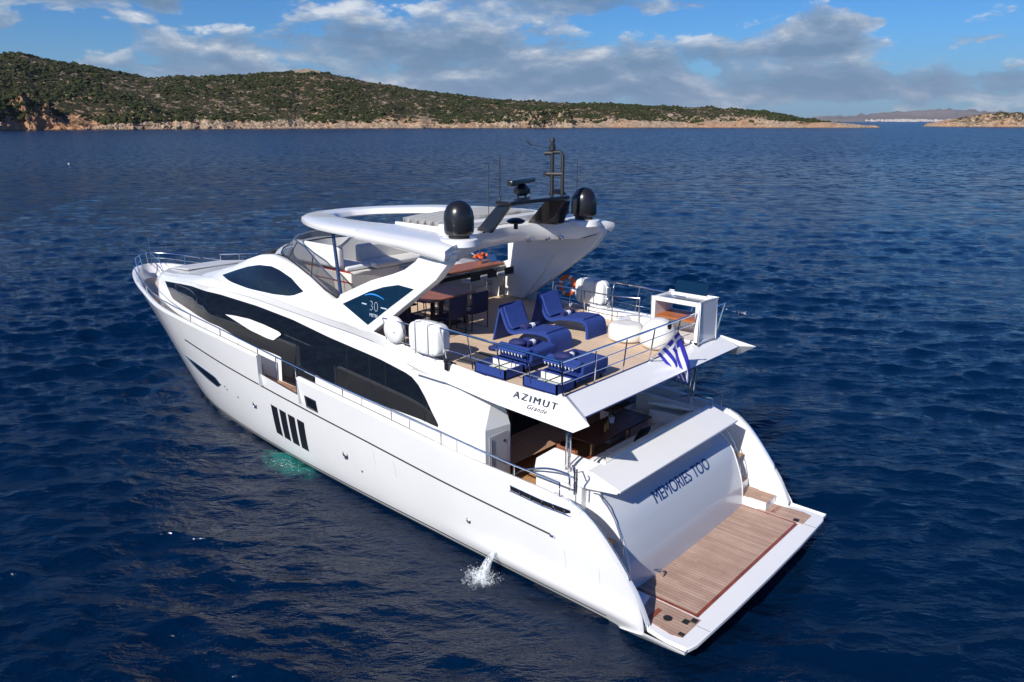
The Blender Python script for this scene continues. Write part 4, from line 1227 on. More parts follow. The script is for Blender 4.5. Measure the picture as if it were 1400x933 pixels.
# buttress pods either side of the saloon doors
for s in (1, -1):
    b = MB()
    outl = [(5.10, 2.83), (5.10, 2.05)]
    b.add([(5.10, 2.83, 1.45), (5.10, 2.05, 1.45), (5.10, 2.05, 2.93), (5.10, 2.83, 3.0), (5.91, 2.83, 3.90), (5.50, 2.05, 3.90), (6.05, 2.05, 1.45), (6.05, 2.05, 3.9), (6.3, 2.83, 1.9), (6.3, 2.83, 3.90)],
          [(0, 1, 2, 3), (3, 2, 5, 4), (1, 6, 7, 5, 2), (0, 3, 4, 9, 8)])
    (b if s > 0 else b.mirrored()).build('saloon_buttress', WHITE, Y, ang=0)
    MB().b2((5.085, s * 2.72, 1.55), (5.097, s * 2.16, 2.82)).build('locker_door', PANEL, Y, bevel=.008)
    MB().b2((5.07, s * 2.66, 1.7), (5.087, s * 2.64, 2.75)).build('locker_hinge', CHROME, Y)
    MB().lathe([(.035, 0), (.03, .02), (0, .022)], (5.087, s * 2.26, 2.62), 12, Matrix.Rotation(rad(-90), 3, 'Y')).build('locker_latch', BLACKM, Y)
    MB().b2((5.14, s * 2.045, 1.47), (6.0, s * 2.052, 3.88)).build('side_glass', mat('bronze_glass', (.03, .018, .014), .08) if s > 0 else MATS['bronze_glass'], Y)
    # cockpit posts
    MB().tube([(3.2, s * 2.42, 2.5), (3.13, s * 2.5, 3.92)], .035, 10).build('deck_post', CHROME, Y)
    MB().tube([(3.30, s * 2.40, 2.5), (3.22, s * 2.49, 3.92)], .02, 10).build('deck_post', CHROME, Y)
# crease closing the gap between overhang and body aft of the glass
MB().mirror()

# lettering on the overhang side, both sides
for s in (1, -1):
    def op(x, t): 
        yc = itp(x, OY); yt = itp(x, [(2.95, 2.98), (4.9, 3.03)]); zc = itp(x, [(2.5, 3.82), (4.4, 3.845), (4.9, 3.87)])
        return Vector((x, s * (yc + (yt - yc) * t + .022), zc + .46 * t))
    up = op(3.6, 1) - op(3.6, 0); c = op(3.45, .52)
    xd = Vector((-s, 0, 0)); xd = xd if s > 0 else Vector((1, 0, 0))
    text('maker_lettering', 'AZIMUT', (3.52, s * 3.135, 4.10), .19, xd, up, GREYL, Y, .003, space=1.35, sx=1.25, off=0)
    text('model_lettering', 'Grande', (3.45, s * 3.165, 3.97), .13, xd, up, GREYL, Y, .003, shear=.5, sx=1.1, space=1.15, off=0)

# ---- rails
def rail(name, tops, bases, every, r=.02, mids=(), m_=CHROME, post_r=.015, label=None):
    o = MB().tube(tops, r, 8).build(name, m_, Y)
    for f in mids:
        MB().tube([tuple(Vector(b_) + (Vector(a) - Vector(b_)) * f) for a, b_ in zip(tops, bases)], .011, 6).build('mid_rail', m_, o)
    for k in every:
        MB().tube([bases[k], tops[k]], post_r, 6).build('stanchion', m_, o)
    return o
def lerp_path(P, n):
    P = [Vector(p) for p in P]; L = [0]
    for a, c in zip(P[:-1], P[1:]): L.append(L[-1] + (c - a).length)
    out = []
    for t in np.linspace(0, L[-1], n):
        out.append(tuple(float(np.interp(t, L, [p[i] for p in P])) for i in range(3)))
    return out
for s in (1, -1):
    # flybridge side
    xs = np.linspace(6.05, 2.9, 5)
    tops = [(x, s * (3.13 + .02), itp(x, [(2.9, 5.06), (6.05, 5.13)])) for x in xs]
    bases = [(x + .03, s * 2.97, itp(x, [(2.9, 4.33), (6.05, 4.36)])) for x in xs]
    rail('fly_side_rail', tops, bases, [0, 1, 2, 3, 4] if s > 0 else [0, 1, 2, 3, 4], .025, (.36,))
    # raft cradles forward of it
    xs = np.linspace(8.05, 6.1, 4)
    tops = [(x, s * 3.05, 4.98) for x in xs]; bases = [(x, s * 2.95, 4.38) for x in xs]
    rail('raft_cradle', tops, bases, [0, 1, 2, 3], .016, (.2, .5))
ys = np.linspace(3.13, -3.13, 7)
rail('fly_aft_rail', [(2.86, y, 5.06) for y in ys], [(2.97, y * .945, 4.33) for y in ys], range(7), .022, (.36, .68))
# inner rail round the starboard crane well
rail('well_rail', [(7.3, -1.75, 5.05), (6.0, -1.9, 5.05), (5.0, -2.05, 5.03), (4.7, -2.5, 5.03)], [(7.3, -1.8, 4.36), (6.0, -1.95, 4.36), (5.0, -2.1, 4.33), (4.7, -2.5, 4.33)], range(4), .02, (.45,)) if False else None
for s in (1, -1):
    # main deck side rail on the bulwark
    xs = [2.8, 3.2, 3.9, 4.9, 5.9, 6.7, 7.5, 8.4, 9.3, 10.4, 11.3, 12.2, 13.1, 14.2, 15.2, 16.3, 17.2, 18.4, 19.6, 20.8, 22.0, 23.2, 24.3, 25.4]
    tz = [(2.8, 2.72), (3.9, 2.76), (5, 2.84), (6, 2.93), (7.5, 3.02), (10.4, 3.16), (13.2, 3.36), (15.2, 3.50), (17, 3.56), (21.4, 3.66), (25.4, 3.78)]
    tops = [(x, s * (shy(x) - .07), itp(x, tz)) for x in xs]; bases = [(x, s * (shy(x) - .07), shz(x) if not GATE[0] < x < GATE[1] else shz(x) - .5) for x in xs]
    rail('side_rail', tops, bases, [0, 2, 4, 6, 8, 10, 11, 12, 14, 16, 18, 20, 22], .02)
bow = [(25.4, 1.30, 3.78), (26.2, 1.0, 3.84), (26.9, .66, 3.88), (27.4, .28, 3.9), (27.55, 0, 3.92)]
bow = bow + [(x, -y, z) for x, y, z in bow[-2::-1]]
tops = smooth_tab(bow, 3)
bases = [(x - .12, y * .93, shz(min(x, 27.4)) + .02) for x, y, z in tops]
rail('bow_rail', tops, bases, (3, 8, 12, 16, 21), .022, (.5,))
MB().tube([(27.2, -.05, 3.5), (27.25, -.05, 4.35), (27.25, -.05, 4.55)], [.012, .010, .014], 6).build('jack_staff', CHROME, Y)
MB().tube([(26.6, -.3, 3.0), (26.9, -.25, 3.6), (27.2, -.05, 3.95)], .014, 6).build('bow_light_stay', CHROME, Y)
# windlasses and cleats on the foredeck
for y in (.42, -.42):
    q = MB(); q.lathe([(.14, 0), (.14, .05), (.07, .09), (.06, .2), (.11, .24), (.11, .28), (.05, .3), (0, .3)], (24.4, y, 2.9), 18); q.build('windlass', CHROME, Y)
    q = MB(); q.tube([(24.5, y, 3.0), (25.4, y * .8, 2.96), (26.3, y * .5, 2.97)], .03, 6); q.build('anchor_chain', STEELD, Y)
for s in (1, -1):
    for x in (25.3, 22.8):
        q = MB(); yy = shy(x) - .35; z = deckz(x)
        q.tube([(x - .14, s * yy, z + .12), (x + .14, s * yy, z + .12)], .022); q.tube([(x - .05, s * yy, z), (x - .05, s * yy, z + .12)], .02); q.tube([(x + .05, s * yy, z), (x + .05, s * yy, z + .12)], .02)
        q.build('mooring_cleat', CHROME, Y)
for s in (1, -1):
    q = MB(); x = 3.5; yy = 2.86; z = 1.95
    q.tube([(x - .2, s * yy, z), (x + .2, s * yy, z)], .03); q.tube([(x - .08, s * yy, 1.45), (x - .08, s * yy, z)], .03); q.tube([(x + .08, s * yy, 1.45), (x + .08, s * yy, z)], .03); q.build('mooring_bollard', CHROME, Y)
    # curved cockpit hand rail
    q = MB(); q.tube(smooth_tab([(4.6, s * 2.55, 2.05), (4.0, s * 2.78, 2.45), (3.4, s * 2.82, 2.68), (2.95, s * 2.82, 2.72), (2.86, s * 2.84, 2.68), (2.84, s * 2.86, 2.42)], 3), .022); q.build('cockpit_handrail', CHROME, Y)

# ---- cockpit sofa (built in)
q = MB()
q.b2((2.78, -1.95, 1.45), (3.70, 1.55, 2.02)); q.b2((3.70, -2.3, 1.45), (4.7, -1.85, 2.02)); 
so = q.build('cockpit_sofa', WHITE, Y, bevel=.02)
for a, c in (((2.95, -1.9, 2.03), (3.74, -.72, 2.18)), ((2.95, -.70, 2.03), (3.74, .46, 2.18)), ((2.95, .48, 2.03), (3.74, 1.55, 2.18)), ((3.76, -2.25, 2.03), (4.7, -1.84, 2.18))):
    MB().b2(a, c).build('seat_cushion', CREAM, so, bevel=.05, seg=3)
for y0, y1 in ((-1.9, -.72), (-.70, .46), (.48, 1.55)):
    MB().b2((2.74, y0, 1.95), (2.95, y1, 2.66)).build('back_cushion', CREAM, so, bevel=.06, seg=3)
MB().b2((2.8, -2.45, 1.95), (4.7, -2.27, 2.6)).build('back_cushion', CREAM, so, bevel=.05, seg=3)
q = MB().b2((2.66, -1.95, 2.40), (2.76, 1.95, 2.74)); q.build('sofa_headboard', CREAM, so, bevel=.03, seg=3)
# furniture top behind starboard rail
MB().b2((4.75, -2.7, 1.45), (5.1, -1.3, 2.3)).build('side_cabinet', WHITE, Y, bevel=.02)
MB().b2((4.72, -2.72, 2.3), (5.13, -1.28, 2.34)).build('cabinet_top', WOODD, Y)

# ---- fly bar, helm sofa (built in)
q = MB(); q.b2((9.9, -3.0 + .25, 4.36), (9.96, -.35, 5.2)); q.b2((9.96, -2.75, 4.36), (12.4, -2.0, 5.25)); q.b2((9.9, -.6, 4.36), (11.6, -.35, 5.25))
br = q.build('bar_counter', PANEL, Y, ang=0)
MB().b2((9.55, -2.7, 5.26), (10.35, .0, 5.31)).build('bar_top', WOODB, br, bevel=.01)
MB().b2((9.5, -2.72, 5.22), (10.35, .02, 5.255)).build('bar_trim', STEELD, br)
MB().b2((9.85, -2.6, 4.62), (9.88, -.4, 4.65)).build('foot_rail', CHROME, br)
MB().b2((9.84, -2.6, 5.0), (9.89, -.4, 5.1)).build('bar_trim', BLACKM, br)
q = MB(); q.b2((11.5, .55, 4.4), (14.0, 1.35, 5.3)); q.b2((11.5, -1.4, 4.4), (12.2, .55, 5.3))
hs = q.build('helm_sofa', CREAM, Y, bevel=.04, seg=3)
MB().b2((11.75, 1.32, 5.42), (13.9, 1.55, 6.0)).build('sofa_back', TOWEL, hs, bevel=.08, seg=3)
MB().b2((11.7, .5, 5.32), (13.9, 1.32, 5.44)).build('sofa_seat', TOWEL, hs, bevel=.05, seg=3)
MB().b2((11.45, -1.4, 5.32), (12.2, .5, 5.48)).build('sofa_seat', CREAM, hs, bevel=.05, seg=3)
MB().b2((12.2, -1.4, 5.42), (12.4, .5, 5.9)).build('sofa_back', CREAM, hs, bevel=.06, seg=3)
for z in (5.02, 5.31): MB().b2((11.49, 1.351, z), (14.0, 1.365, z + .03)).build('sofa_piping', RED, hs)
MB().b2((12.9, -2.2, 4.4), (14.2, -.9, 5.5)).build('helm_console', PANEL, Y, bevel=.08, seg=3)


# seams: shell door, fender lockers and the joint line of the superstructure
for s in (1, -1):
    for nm, pts in (('shell_door_seam', [(7.6, 1.25), (7.6, 1.72), (8.35, 1.77), (8.35, 1.28)]), ('shell_door_seam', [(1.9, .62), (1.9, 1.25), (2.7, 1.32), (2.7, .64)])):
        P = []
        for (x0, z0), (x1, z1) in zip(pts, pts[1:] + pts[:1]):
            for k in range(6): x = x0 + (x1 - x0) * k / 6; z = z0 + (z1 - z0) * k / 6; P.append((x, s * (hull_y(x, z) + .001), z))
        MB().tube(P, .0035, 4, closed=True).build(nm, PANEL, Y)
    for xx in (6.35, 5.65):
        MB().tube([(xx, s * (itp(xx, CBY) + .012), 2.2), (xx, s * (itp(xx, CBY) + .012), 3.5)], .004, 4).build('panel_joint', PANEL, Y)
    MB().tube([(x, s * (itp(x, SEY) + .002), itp(x, SEZ) - .028) for x in np.arange(5.0, 17.5, .3)], .006, 4).build('deck_joint', PANEL, Y)
# ------------------------------------------------------------------ loose things on board
FZ = 4.305
def daybed(x, label):
    t = empty('daybed', (x, 0, FZ), 0, label, 'daybed', 'daybeds by the port rail')
    MB().b2((-.42, 1.42, .10), (.42, 2.40, .22)).build('frame', BLUE, t, bevel=.02)
    MB().b2((-.44, 1.36, .20), (.44, 2.24, .42)).build('mattress', BLUE, t, bevel=.05, seg=3)
    for sx in (-.36, .36):
        for y in (1.5, 2.32): MB().b2((sx - .025, y - .025, 0), (sx + .025, y + .025, .1 if y < 2.9 else .02)).build('foot', BLACKM, t, ang=0)
    P = [(-.42, 1.40), (.42, 1.40), (.42, 2.22), (-.42, 2.22)]
    for z in (.215, .405): MB().tube([(x_, y_, z) for x_, y_ in P], .009, 6, closed=True).build('piping', BLUED, t)
    # raised head rest
    R = Matrix.Rotation(rad(-22), 3, 'X')
    MB().box((0, 2.30, .43), (.84, .24, .08), R).build('headrest', BLUE, t, bevel=.03, seg=2)
    q = MB()
    for k in range(9):
        q.box((-.34 + k * .085, 2.425, .37), (.022, .015, .045), R)
    q.build('lacing', TOWEL, t, ang=0)
    # open storage tray under it
    q = MB(); x0, x1, y0, y1 = -.42, .42, 2.44, 3.0
    for a, c in (((x0, y1 - .03, .03), (x1, y1, .22)), ((x0, y0, .03), (x1, y0 + .03, .22)), ((x0, y0, .03), (x0 + .03, y1, .22)), ((x1 - .03, y0, .03), (x1, y1, .22))): q.b2(a, c)
    q.b2((x0, y0, .02), (x1, y1, .045))
    tr = q.build('storage_tray', BLUE, t, ang=0)
    MB().b2((x0 + .03, y0 + .03, .045), (x1 - .03, y1 - .03, .06)).build('tray_lining', mat('pale_lining', (.55, .58, .45), .7) if 'pale_lining' not in MATS else MATS['pale_lining'], tr, ang=0)
    q = MB(); q.b2((x0 + .03, y0 + .032, .06), (x1 - .03, y0 + .045, .20)); q.build('tray_panel', CREAM, tr, ang=0)
    q = MB(); q.tube([(x0 + .28, y0, .23), (x0 + .28, y1, .23)], .012, 5); q.build('tray_bar', BLACKM, tr)
    return t
daybed(3.50, 'flat navy daybed with open head tray in the port aft corner of the deck')
daybed(4.80, 'flat navy daybed with an open head tray just forward of the corner one')

def cushion(x, y, z, r, label, m_=BLUED, rz=0, group='navy cushions on the daybeds and loungers'):
    t = MB().lathe([(0, 0), (r * .75, .015), (r, r * .38), (r * .92, r * .7), (r * .5, r * .95), (0, r)], (0, 0, 0), 16, sx=1.15, sy=.85)
    o = t.build('cushion', m_, None); o.location = (x, y, z); o.rotation_euler = (.2, .15, rz)
    return tag(o, label, 'cushion', group)
def towel(x, y, z, label, rz=0, tx=0):
    R = Matrix.Rotation(rad(90), 3, 'Y')
    q = MB().lathe([(0, -.24), (.05, -.24), (.06, -.2), (.06, .2), (.05, .24), (0, .24)], (0, 0, 0), 14, R)
    o = q.build('rolled_towel', BLUED, None)
    MB().lathe([(.064, -.06), (.066, -.05), (.066, .05), (.064, .06)], (0, 0, 0), 14, R).build('towel_band', TOWEL, o)
    o.location = (x, y, z); o.rotation_euler = (0, 0, rz)
    return tag(o, label, 'towel', 'rolled towels on the daybeds and loungers')
cushion(3.55, 2.22, 4.72, .19, 'round navy cushion on the aft corner daybed')
towel(3.55, 1.98, 4.78, 'rolled navy towel with a white band on the aft corner daybed', rad(100))
cushion(4.85, 2.10, 4.72, .19, 'round navy cushion in the middle of the forward daybed')
towel(4.72, 1.78, 4.78, 'rolled navy towel with a white band on the forward daybed', rad(100))
# patterned bolsters at the forward daybed's head
for i, (x, y, lb) in enumerate(((5.35, 2.25, 'patterned navy and white cushion at the forward daybed, nearer the bow'), (5.08, 2.1, 'patterned navy and white cushion at the forward daybed, nearer the stern'))):
    o = cushion(x, y, 4.56, .15, lb, BLUED, i)
    q = MB()
    for k in range(5):
        a = k * 1.25; q.lathe([(.03, 0), (0, .012)], (.09 * math.cos(a), .07 * math.sin(a), .135 - .01 * (k % 2)), 8)
    q.build('white_dots', TOWEL, o)
q = MB().b2((-.32, -.42, 0), (.32, .42, .03)); o = q.build('folded_cover', mat('charcoal_cover', (.05, .05, .055), .8), None, bevel=.01); o.location = (5.75, 2.3, FZ + .005); o.rotation_euler = (0, 0, .1)
tag(o, 'flat charcoal cover lying on the teak beside the white life raft', 'cover')

def lounger(x, y, label):
    """curved ribbon lounger, head forward (+x), foot aft"""
    t = empty('lounger', (x, y, FZ), 0, label, 'lounger', 'curved navy loungers facing aft')
    W = .37
    P = smooth_tab([(-.98, 0), (-.96, .28), (-.86, .40), (-.55, .42), (-.15, .37), (.10, .30), (.30, .38), (.52, .86)], 5)
    out = [(x_, z) for x_, z in P]
    T = .035
    rows = []
    for i, (px, pz) in enumerate(out):
        a = out[max(i - 1, 0)]; c = out[min(i + 1, len(out) - 1)]
        tx, tz = c[0] - a[0], c[1] - a[1]; L = math.hypot(tx, tz); nx, nz = -tz / L, tx / L
        rows.append([(px + nx * T, -W, pz + nz * T), (px + nx * T, W, pz + nz * T), (px - nx * T, W, pz - nz * T), (px - nx * T, -W, pz - nz * T)])
    b = MB().loft(rows, closed=True); b.add(rows[0], [(0, 1, 2, 3)]); b.add(rows[-1], [(3, 2, 1, 0)])
    b.build('shell', BLUE, t, ang=30)
    # rear support falling from the head to the deck
    b = MB().prism([(.54, -W, .88), (.50, -W, .84), (.72, -W, 0), (.76, -W, 0)], (0, 2 * W, 0)); b.build('back_support', BLUE, t)
    q = MB().prism([(.10, -W, .22), (.33, -W, .33), (.62, -W, .86), (.86, -W, .0), (.80, -W, 0), (.60, -W, .2)], (0, .03, 0))
    # seat pad
    b = MB().prism([(-.84, -.33, .44), (-.2, -.33, .375), (-.2, -.33, .42), (-.84, -.33, .485)], (0, .66, 0)); b.build('seat_pad', BLUE, t, bevel=.012)
    b = MB().prism([(.20, -.31, .36), (.31, -.31, .42), (.49, -.31, .84), (.45, -.31, .87), (.26, -.31, .46), (.15, -.31, .385)], (0, .62, 0)); b.build('back_pad', BLUE, t, bevel=.015)
    return t
lounger(5.82, .66, 'curved navy lounger on the open teak nearer the daybeds')
lounger(5.95, -.85, 'curved navy lounger standing nearest the starboard rail')
cushion(5.92, .62, 4.60, .17, 'round navy cushion on the seat of the lounger nearer the daybeds')
towel(5.72, .62, 4.74, 'rolled towel on the lounger nearer the daybeds', rad(92))
towel(5.85, -.88, 4.74, 'rolled towel on the lounger nearest the starboard rail', rad(92))

# beanbag and pouf
q = MB().lathe([(.0, .02), (.38, .03), (.42, .08), (.41, .28), (.37, .38), (.28, .42), (.12, .41), (0, .40)], (0, 0, 0), 28, sx=1.05, sy=.95)
o = q.build('pouf', CREAM, None, ang=60); o.location = (4.30, -1.10, FZ); tag(o, 'round low cream pouf on the teak in front of the bar cabinet', 'pouf')
q = MB().lathe([(.0, .02), (.42, .03), (.48, .12), (.46, .32), (.38, .50), (.27, .62), (.14, .68), (0, .69)], (0, 0, 0), 28, sx=1.05, sy=.9)
for i, (a, b_, c) in enumerate(q.v): q.v[i] = (a - .12 * (c / .8) ** 2 * 1.5, b_, c)
o = q.build('beanbag', CREAM, None, ang=60); o.location = (3.45, -1.15, FZ); o.rotation_euler = (0, 0, rad(-60)); tag(o, 'large cream beanbag chair beside the bar cabinet', 'beanbag')

# white aft bar cabinet with an open grill lid
t = empty('bar_cabinet', (3.35, -2.2, FZ), 0, 'white open sided bar cabinet with a raised dark lid in the starboard aft corner', 'cabinet')
q = MB(); x0, x1, y0, y1, H = -.55, .72, -.42, .42, .98
q.b2((x0, y0, 0), (x0 + .12, y1, H)); q.b2((x1 - .10, y0, 0), (x1, y1, H)); q.b2((x0, y0, H - .10), (x1, y0 + .1, H)); q.b2((x0, y1 - .10, H - .10), (x1, y1, H)); q.b2((x0, y0, 0), (x1, y0 + .06, .55)); q.b2((x0, y0, 0), (x1, y1, .08))
q.build('body', WHITE, t, bevel=.02)
MB().b2((x0 + .12, y0 + .06, .50), (x1 - .1, y1 - .04, .54)).build('shelf', mat('orange_teak', (.42, .13, .03), .4, var=(5, .2)), t)
MB().b2((x0 + .1, y0 + .09, H - .12), (x1 - .1, y1 - .1, H - .06)).build('grill_well', STEELD, t)
MB().box((.15, y0 - .02, H + .13), (.85, .05, .30), Matrix.Rotation(rad(28), 3, 'X')).build('lid', BLUEG, t, bevel=.01)
MB().tube([(-.1, .28, H - .02), (-.1, .28, H + .06), (.2, .28, H + .06), (.2, .28, H - .02)], .012).build('tap', CHROME, t)
q = MB(); q.lathe([(.0, -.1), (.05, -.09), (.07, 0), (.05, .12), (.02, .16), (0, .17)], (0, 0, 0), 14); q.v = [(a * .7, b * .7, c * .7) for a, b, c in q.v]
o = q.build('ensign_lamp', BLACK, None); o.location = (2.88, -.62, 4.98); tag(o, 'small black lamp clamped to the aft rail near the flag', 'lamp')
q = MB(); q.lathe([(.0, -.1), (.06, -.09), (.06, .06), (.075, .08), (.075, .13), (0, .14)], (0, 0, 0), 14)
MBo = q.build('deck_floodlight', BLACK, None); MBo.location = (5.95, 3.08, 4.32); tag(MBo, 'small black floodlight on the port edge below the white life raft', 'lamp')

# white crane well / tender chocks on the starboard side
q = MB(); q.b2((4.4, -2.62, FZ), (6.4, -2.40, FZ + .24)); q.b2((4.7, -2.95, FZ), (6.6, -2.8, FZ + .20)); q.b2((5.0, -2.4, FZ), (5.2, -1.95, FZ + .2))
q.build('crane_well', WHITE, Y, bevel=.03, seg=3)
MB().lathe([(.07, 0), (.07, .08), (.04, .1), (.04, .16), (.06, .18), (0, .19)], (6.0, -2.85, FZ + .2), 14).build('deck_light', CHROME, Y)
xs = [(7.3, -2.2), (6.3, -2.15), (5.4, -2.12), (4.75, -2.35)]
rail('well_rail', [(x, y, 5.02) for x, y in xs], [(x, y, FZ) for x, y in xs], range(4), .018, (.45,))

# life rafts and life buoys
def raft(x, y, label, stripe=True):
    t = empty('life_raft', (x, y, 4.80), 0, label, 'life raft', 'life rafts on the flybridge rails')
    q = MB(); n = 44; prof = []
    for k in range(n):
        a = 2 * math.pi * k / n; ca, sa = math.cos(a), math.sin(a)
        r = (abs(ca) ** 5 + abs(sa) ** 5) ** (-1 / 5)
        prof.append((r * ca * .47, r * sa * .34))
    rows = []
    for yy, sc in ((-.20, .84), (-.185, .93), (-.15, .985), (-.03, 1), (-.025, 1.03), (.025, 1.03), (.03, 1), (.15, .985), (.185, .93), (.20, .84)):
        rows.append([(px * sc, yy, pz * sc) for px, pz in prof])
    q.loft(rows, closed=True); q.add(rows[0], [tuple(range(n))]); q.add(rows[-1], [tuple(reversed(range(n)))])
    for xr in (-.3, -.1, .1, .3):
        q.b2((xr - .035, .17, -.27), (xr + .035, .215, .27)); q.b2((xr - .035, -.215, -.27), (xr + .035, -.17, .27))
    q.build('canister', LIFER, t, ang=40, bevel=.01)
    for xs_ in (-.2, .2): MB().tube([(xs_, -.21, -.34), (xs_, .22, -.34), (xs_, .22, .345), (xs_, -.21, .345)], .010, 5, closed=True).build('strap', STEELD, t)
    return t
raft(6.55, 3.02, 'white life raft canister on the port rail, its side in full sun')
raft(6.7, -3.05, 'white life raft canister on the far starboard rail, partly hidden by railings')
def buoy(x, y, label, m_, r=.31):
    t = empty('lifebuoy_case', (x, y, 4.75), 0, label, 'lifebuoy', 'lifebuoys beside the life rafts')
    R = Matrix.Rotation(rad(90), 3, 'X')
    q = MB().lathe([(0, -.12), (r * .8, -.11), (r, -.05), (r, .05), (r * .8, .11), (0, .14)], (0, 0, 0), 30, R); q.build('case', m_, t, ang=50)
    q = MB()
    for a in (.3, .5): q.lathe([(.014, 0), (0, .006)], (-r * .62 + a * .2, .118 if y > 0 else -.118, -.02), 8, R)
    q.build('case_latch', BLACKM, t)
    return t
buoy(7.72, 2.99, 'round white lifebuoy case forward of the port life raft', LIFER)
t = empty('lifebuoy', (7.55, -3.05, 4.85), 0, 'orange lifebuoy ring hanging forward of the far life raft', 'lifebuoy')
pp = [(.25 * math.cos(a), 0, .25 * math.sin(a)) for a in np.linspace(0, 2 * math.pi, 25)[:-1]]
MB().tube(pp, .06, 10, closed=True).build('ring', ORANGE, t)
for a in (.4, 2.0, 3.5, 5.1):
    q = MB().tube([(.25 * math.cos(a + d), 0, .25 * math.sin(a + d)) for d in (-.12, 0, .12)], .064, 10); q.build('reflective_band', TOWEL, t)

# fly dining table and chairs
t = empty('dining_table', (8.6, .75, FZ), 0, 'brown topped dining table in the shade of the hardtop', 'table')
MB().b2((-.62, -.62, .78), (.62, .95, .83)).build('tabletop', WOODB, t, bevel=.01)
for sx in (-.45, .45):
    for sy in (-.4, .7): MB().b2((sx - .04, sy - .04, 0), (sx + .04, sy + .04, .78)).build('leg', BLACKM, t)
MB().b2((-.4, -.35, .05), (.4, .65, .08)).build('base_bar', BLACKM, t)
def deckchair(x, y, rz, label):
    t = empty('dining_chair', (x, y, FZ), rz, label, 'chair', 'navy chairs round the flybridge table')
    MB().b2((-.25, -.26, .42), (.25, .26, .47)).build('seat', BLUEC, t, bevel=.01)
    MB().box((-.27, 0, .70), (.035, .54, .52), Matrix.Rotation(rad(-6), 3, 'Y')).build('backrest', BLUEC, t, bevel=.01)
    for s in (-1, 1):
        q = MB().tube([(-.30, s * .27, .93), (-.26, s * .27, .0 + .02), (.26, s * .27, .02), (.26, s * .27, .62), (-.27, s * .27, .64)], .016, 6)
        q.build('side_frame', BLACKM, t)
    return t
c0 = deckchair(7.72, 1.30, 0, 'navy canvas chair tucked in at the aft port corner of the brown table')
for x, y, rz, lb in ((7.72, .55, 0, 'navy canvas chair tucked in at the aft starboard corner of the brown table'), (9.5, 1.25, math.pi, 'navy canvas chair on the forward port corner of the brown table'), (9.5, .5, math.pi, 'navy canvas chair on the forward starboard corner of the brown table'), (8.3, 2.05, rad(-90), 'navy canvas chair on the port side of the brown table behind the lifebuoy case'), (9.0, 2.05, rad(-90), 'navy canvas chair on the port side of the brown table behind the arch')):
    c = copy_tree(c0); c.location = (x, y, FZ); c.rotation_euler = (0, 0, rz); c['label'] = lb

def stool(x, y, label):
    t = empty('bar_stool', (x, y, FZ), 0, label, 'stool', 'bar stools along the flybridge bar')
    MB().box((0, 0, .76), (.40, .40, .07)).build('seat', PANEL, t, bevel=.03, seg=3)
    MB().box((-.19, 0, .88), (.04, .36, .20)).build('backrest', BLACKM, t, bevel=.015)
    q = MB()
    q.tube([(0, 0, .02), (0, 0, .73)], .035, 10); q.build('column', CHROME, t)
    MB().lathe([(.2, 0), (.2, .015), (.04, .03), (0, .03)], (0, 0, 0), 20).build('foot_plate', CHROME, t)
    MB().tube([(.16, -.12, .3), (.2, 0, .3), (.16, .12, .3), (0, 0, .3)], .012, 6, closed=True).build('foot_rest', CHROME, t)
    return t
s0 = stool(9.25, -.95, 'grey bar stool nearest the dining table')
for x, y, lb in ((9.25, -1.6, 'middle one of the three grey bar stools'), (9.25, -2.3, 'grey bar stool nearest the starboard arch')):
    c = copy_tree(s0); c.location = (x, y, FZ); c['label'] = lb
# orange flowers and glasses on the bar
t = empty('flower_bowl', (9.95, -2.05, 5.31), 0, 'bowl of orange flowers standing on the bar top', 'flowers')
MB().lathe([(.06, 0), (.1, .06), (.12, .1), (.1, .1), (0, .08)], (0, 0, 0), 14).build('bowl', CHROME, t)
q = MB(); rr = random.Random(3)
for k in range(22):
    a = rr.uniform(0, 6.28); d = rr.uniform(.02, .26)
    q.lathe([(0, 0), (.035, .02), (.04, .05), (0, .07)], (d * math.cos(a) * .6, d * math.sin(a), .1 + rr.uniform(0, .14)), 7, Matrix.Rotation(rr.uniform(-.7, .7), 3, 'X'))
q.build('blossoms', ORANGE, t)
o = MB().box((0, 0, .11), (.05, .30, .22), Matrix.Rotation(rad(20), 3, 'Y')).build('menu_stand', STEELD, None); o.location = (9.9, -2.48, 5.31); tag(o, 'small steel menu stand beside the orange flowers', 'stand')

# cockpit table, chair, plant, cushions
t = empty('cockpit_table', (4.32, -.68, 1.45), 0, 'long dark varnished dining table in the aft cockpit', 'table')
MB().b2((-.40, -1.15, .78), (.42, 1.15, .83)).build('tabletop', WOODD, t, bevel=.012)
for y in (-.75, .75): MB().lathe([(.2, 0), (.19, .02), (.06, .05), (.05, .75), (.12, .78), (0, .78)], (0, y, 0), 18).build('leg', STEELD, t)
t = empty('armchair', (4.15, .95, 1.45), rad(-95), 'varnished wooden armchair at the port end of the cockpit table', 'chair')
MB().b2((-.27, -.27, .40), (.27, .27, .45)).build('seat', WOODB, t, bevel=.015)
MB().box((-.28, 0, .72), (.045, .56, .42), Matrix.Rotation(rad(-8), 3, 'Y')).build('backrest', WOODB, t, bevel=.015)
for sx in (-.26, .26):
    for sy in (-.26, .26): MB().b2((sx - .025, sy - .025, 0), (sx + .025, sy + .025, .66 if sx > 0 else .92)).build('leg', WOODB, t)
for sy in (-.28, .28): MB().b2((-.28, sy - .035, .64), (.29, sy + .035, .67)).build('armrest', TEAKR, t, bevel=.01)
t = empty('potted_plant', (4.42, -.82, 2.28), 0, 'small green plant in a white pot on the cockpit table', 'plant')
MB().lathe([(.07, 0), (.095, .16), (.085, .16), (.08, .13), (0, .13)], (0, 0, 0), 4).build('pot', TOWEL, t)
q = MB(); rr = random.Random(8)
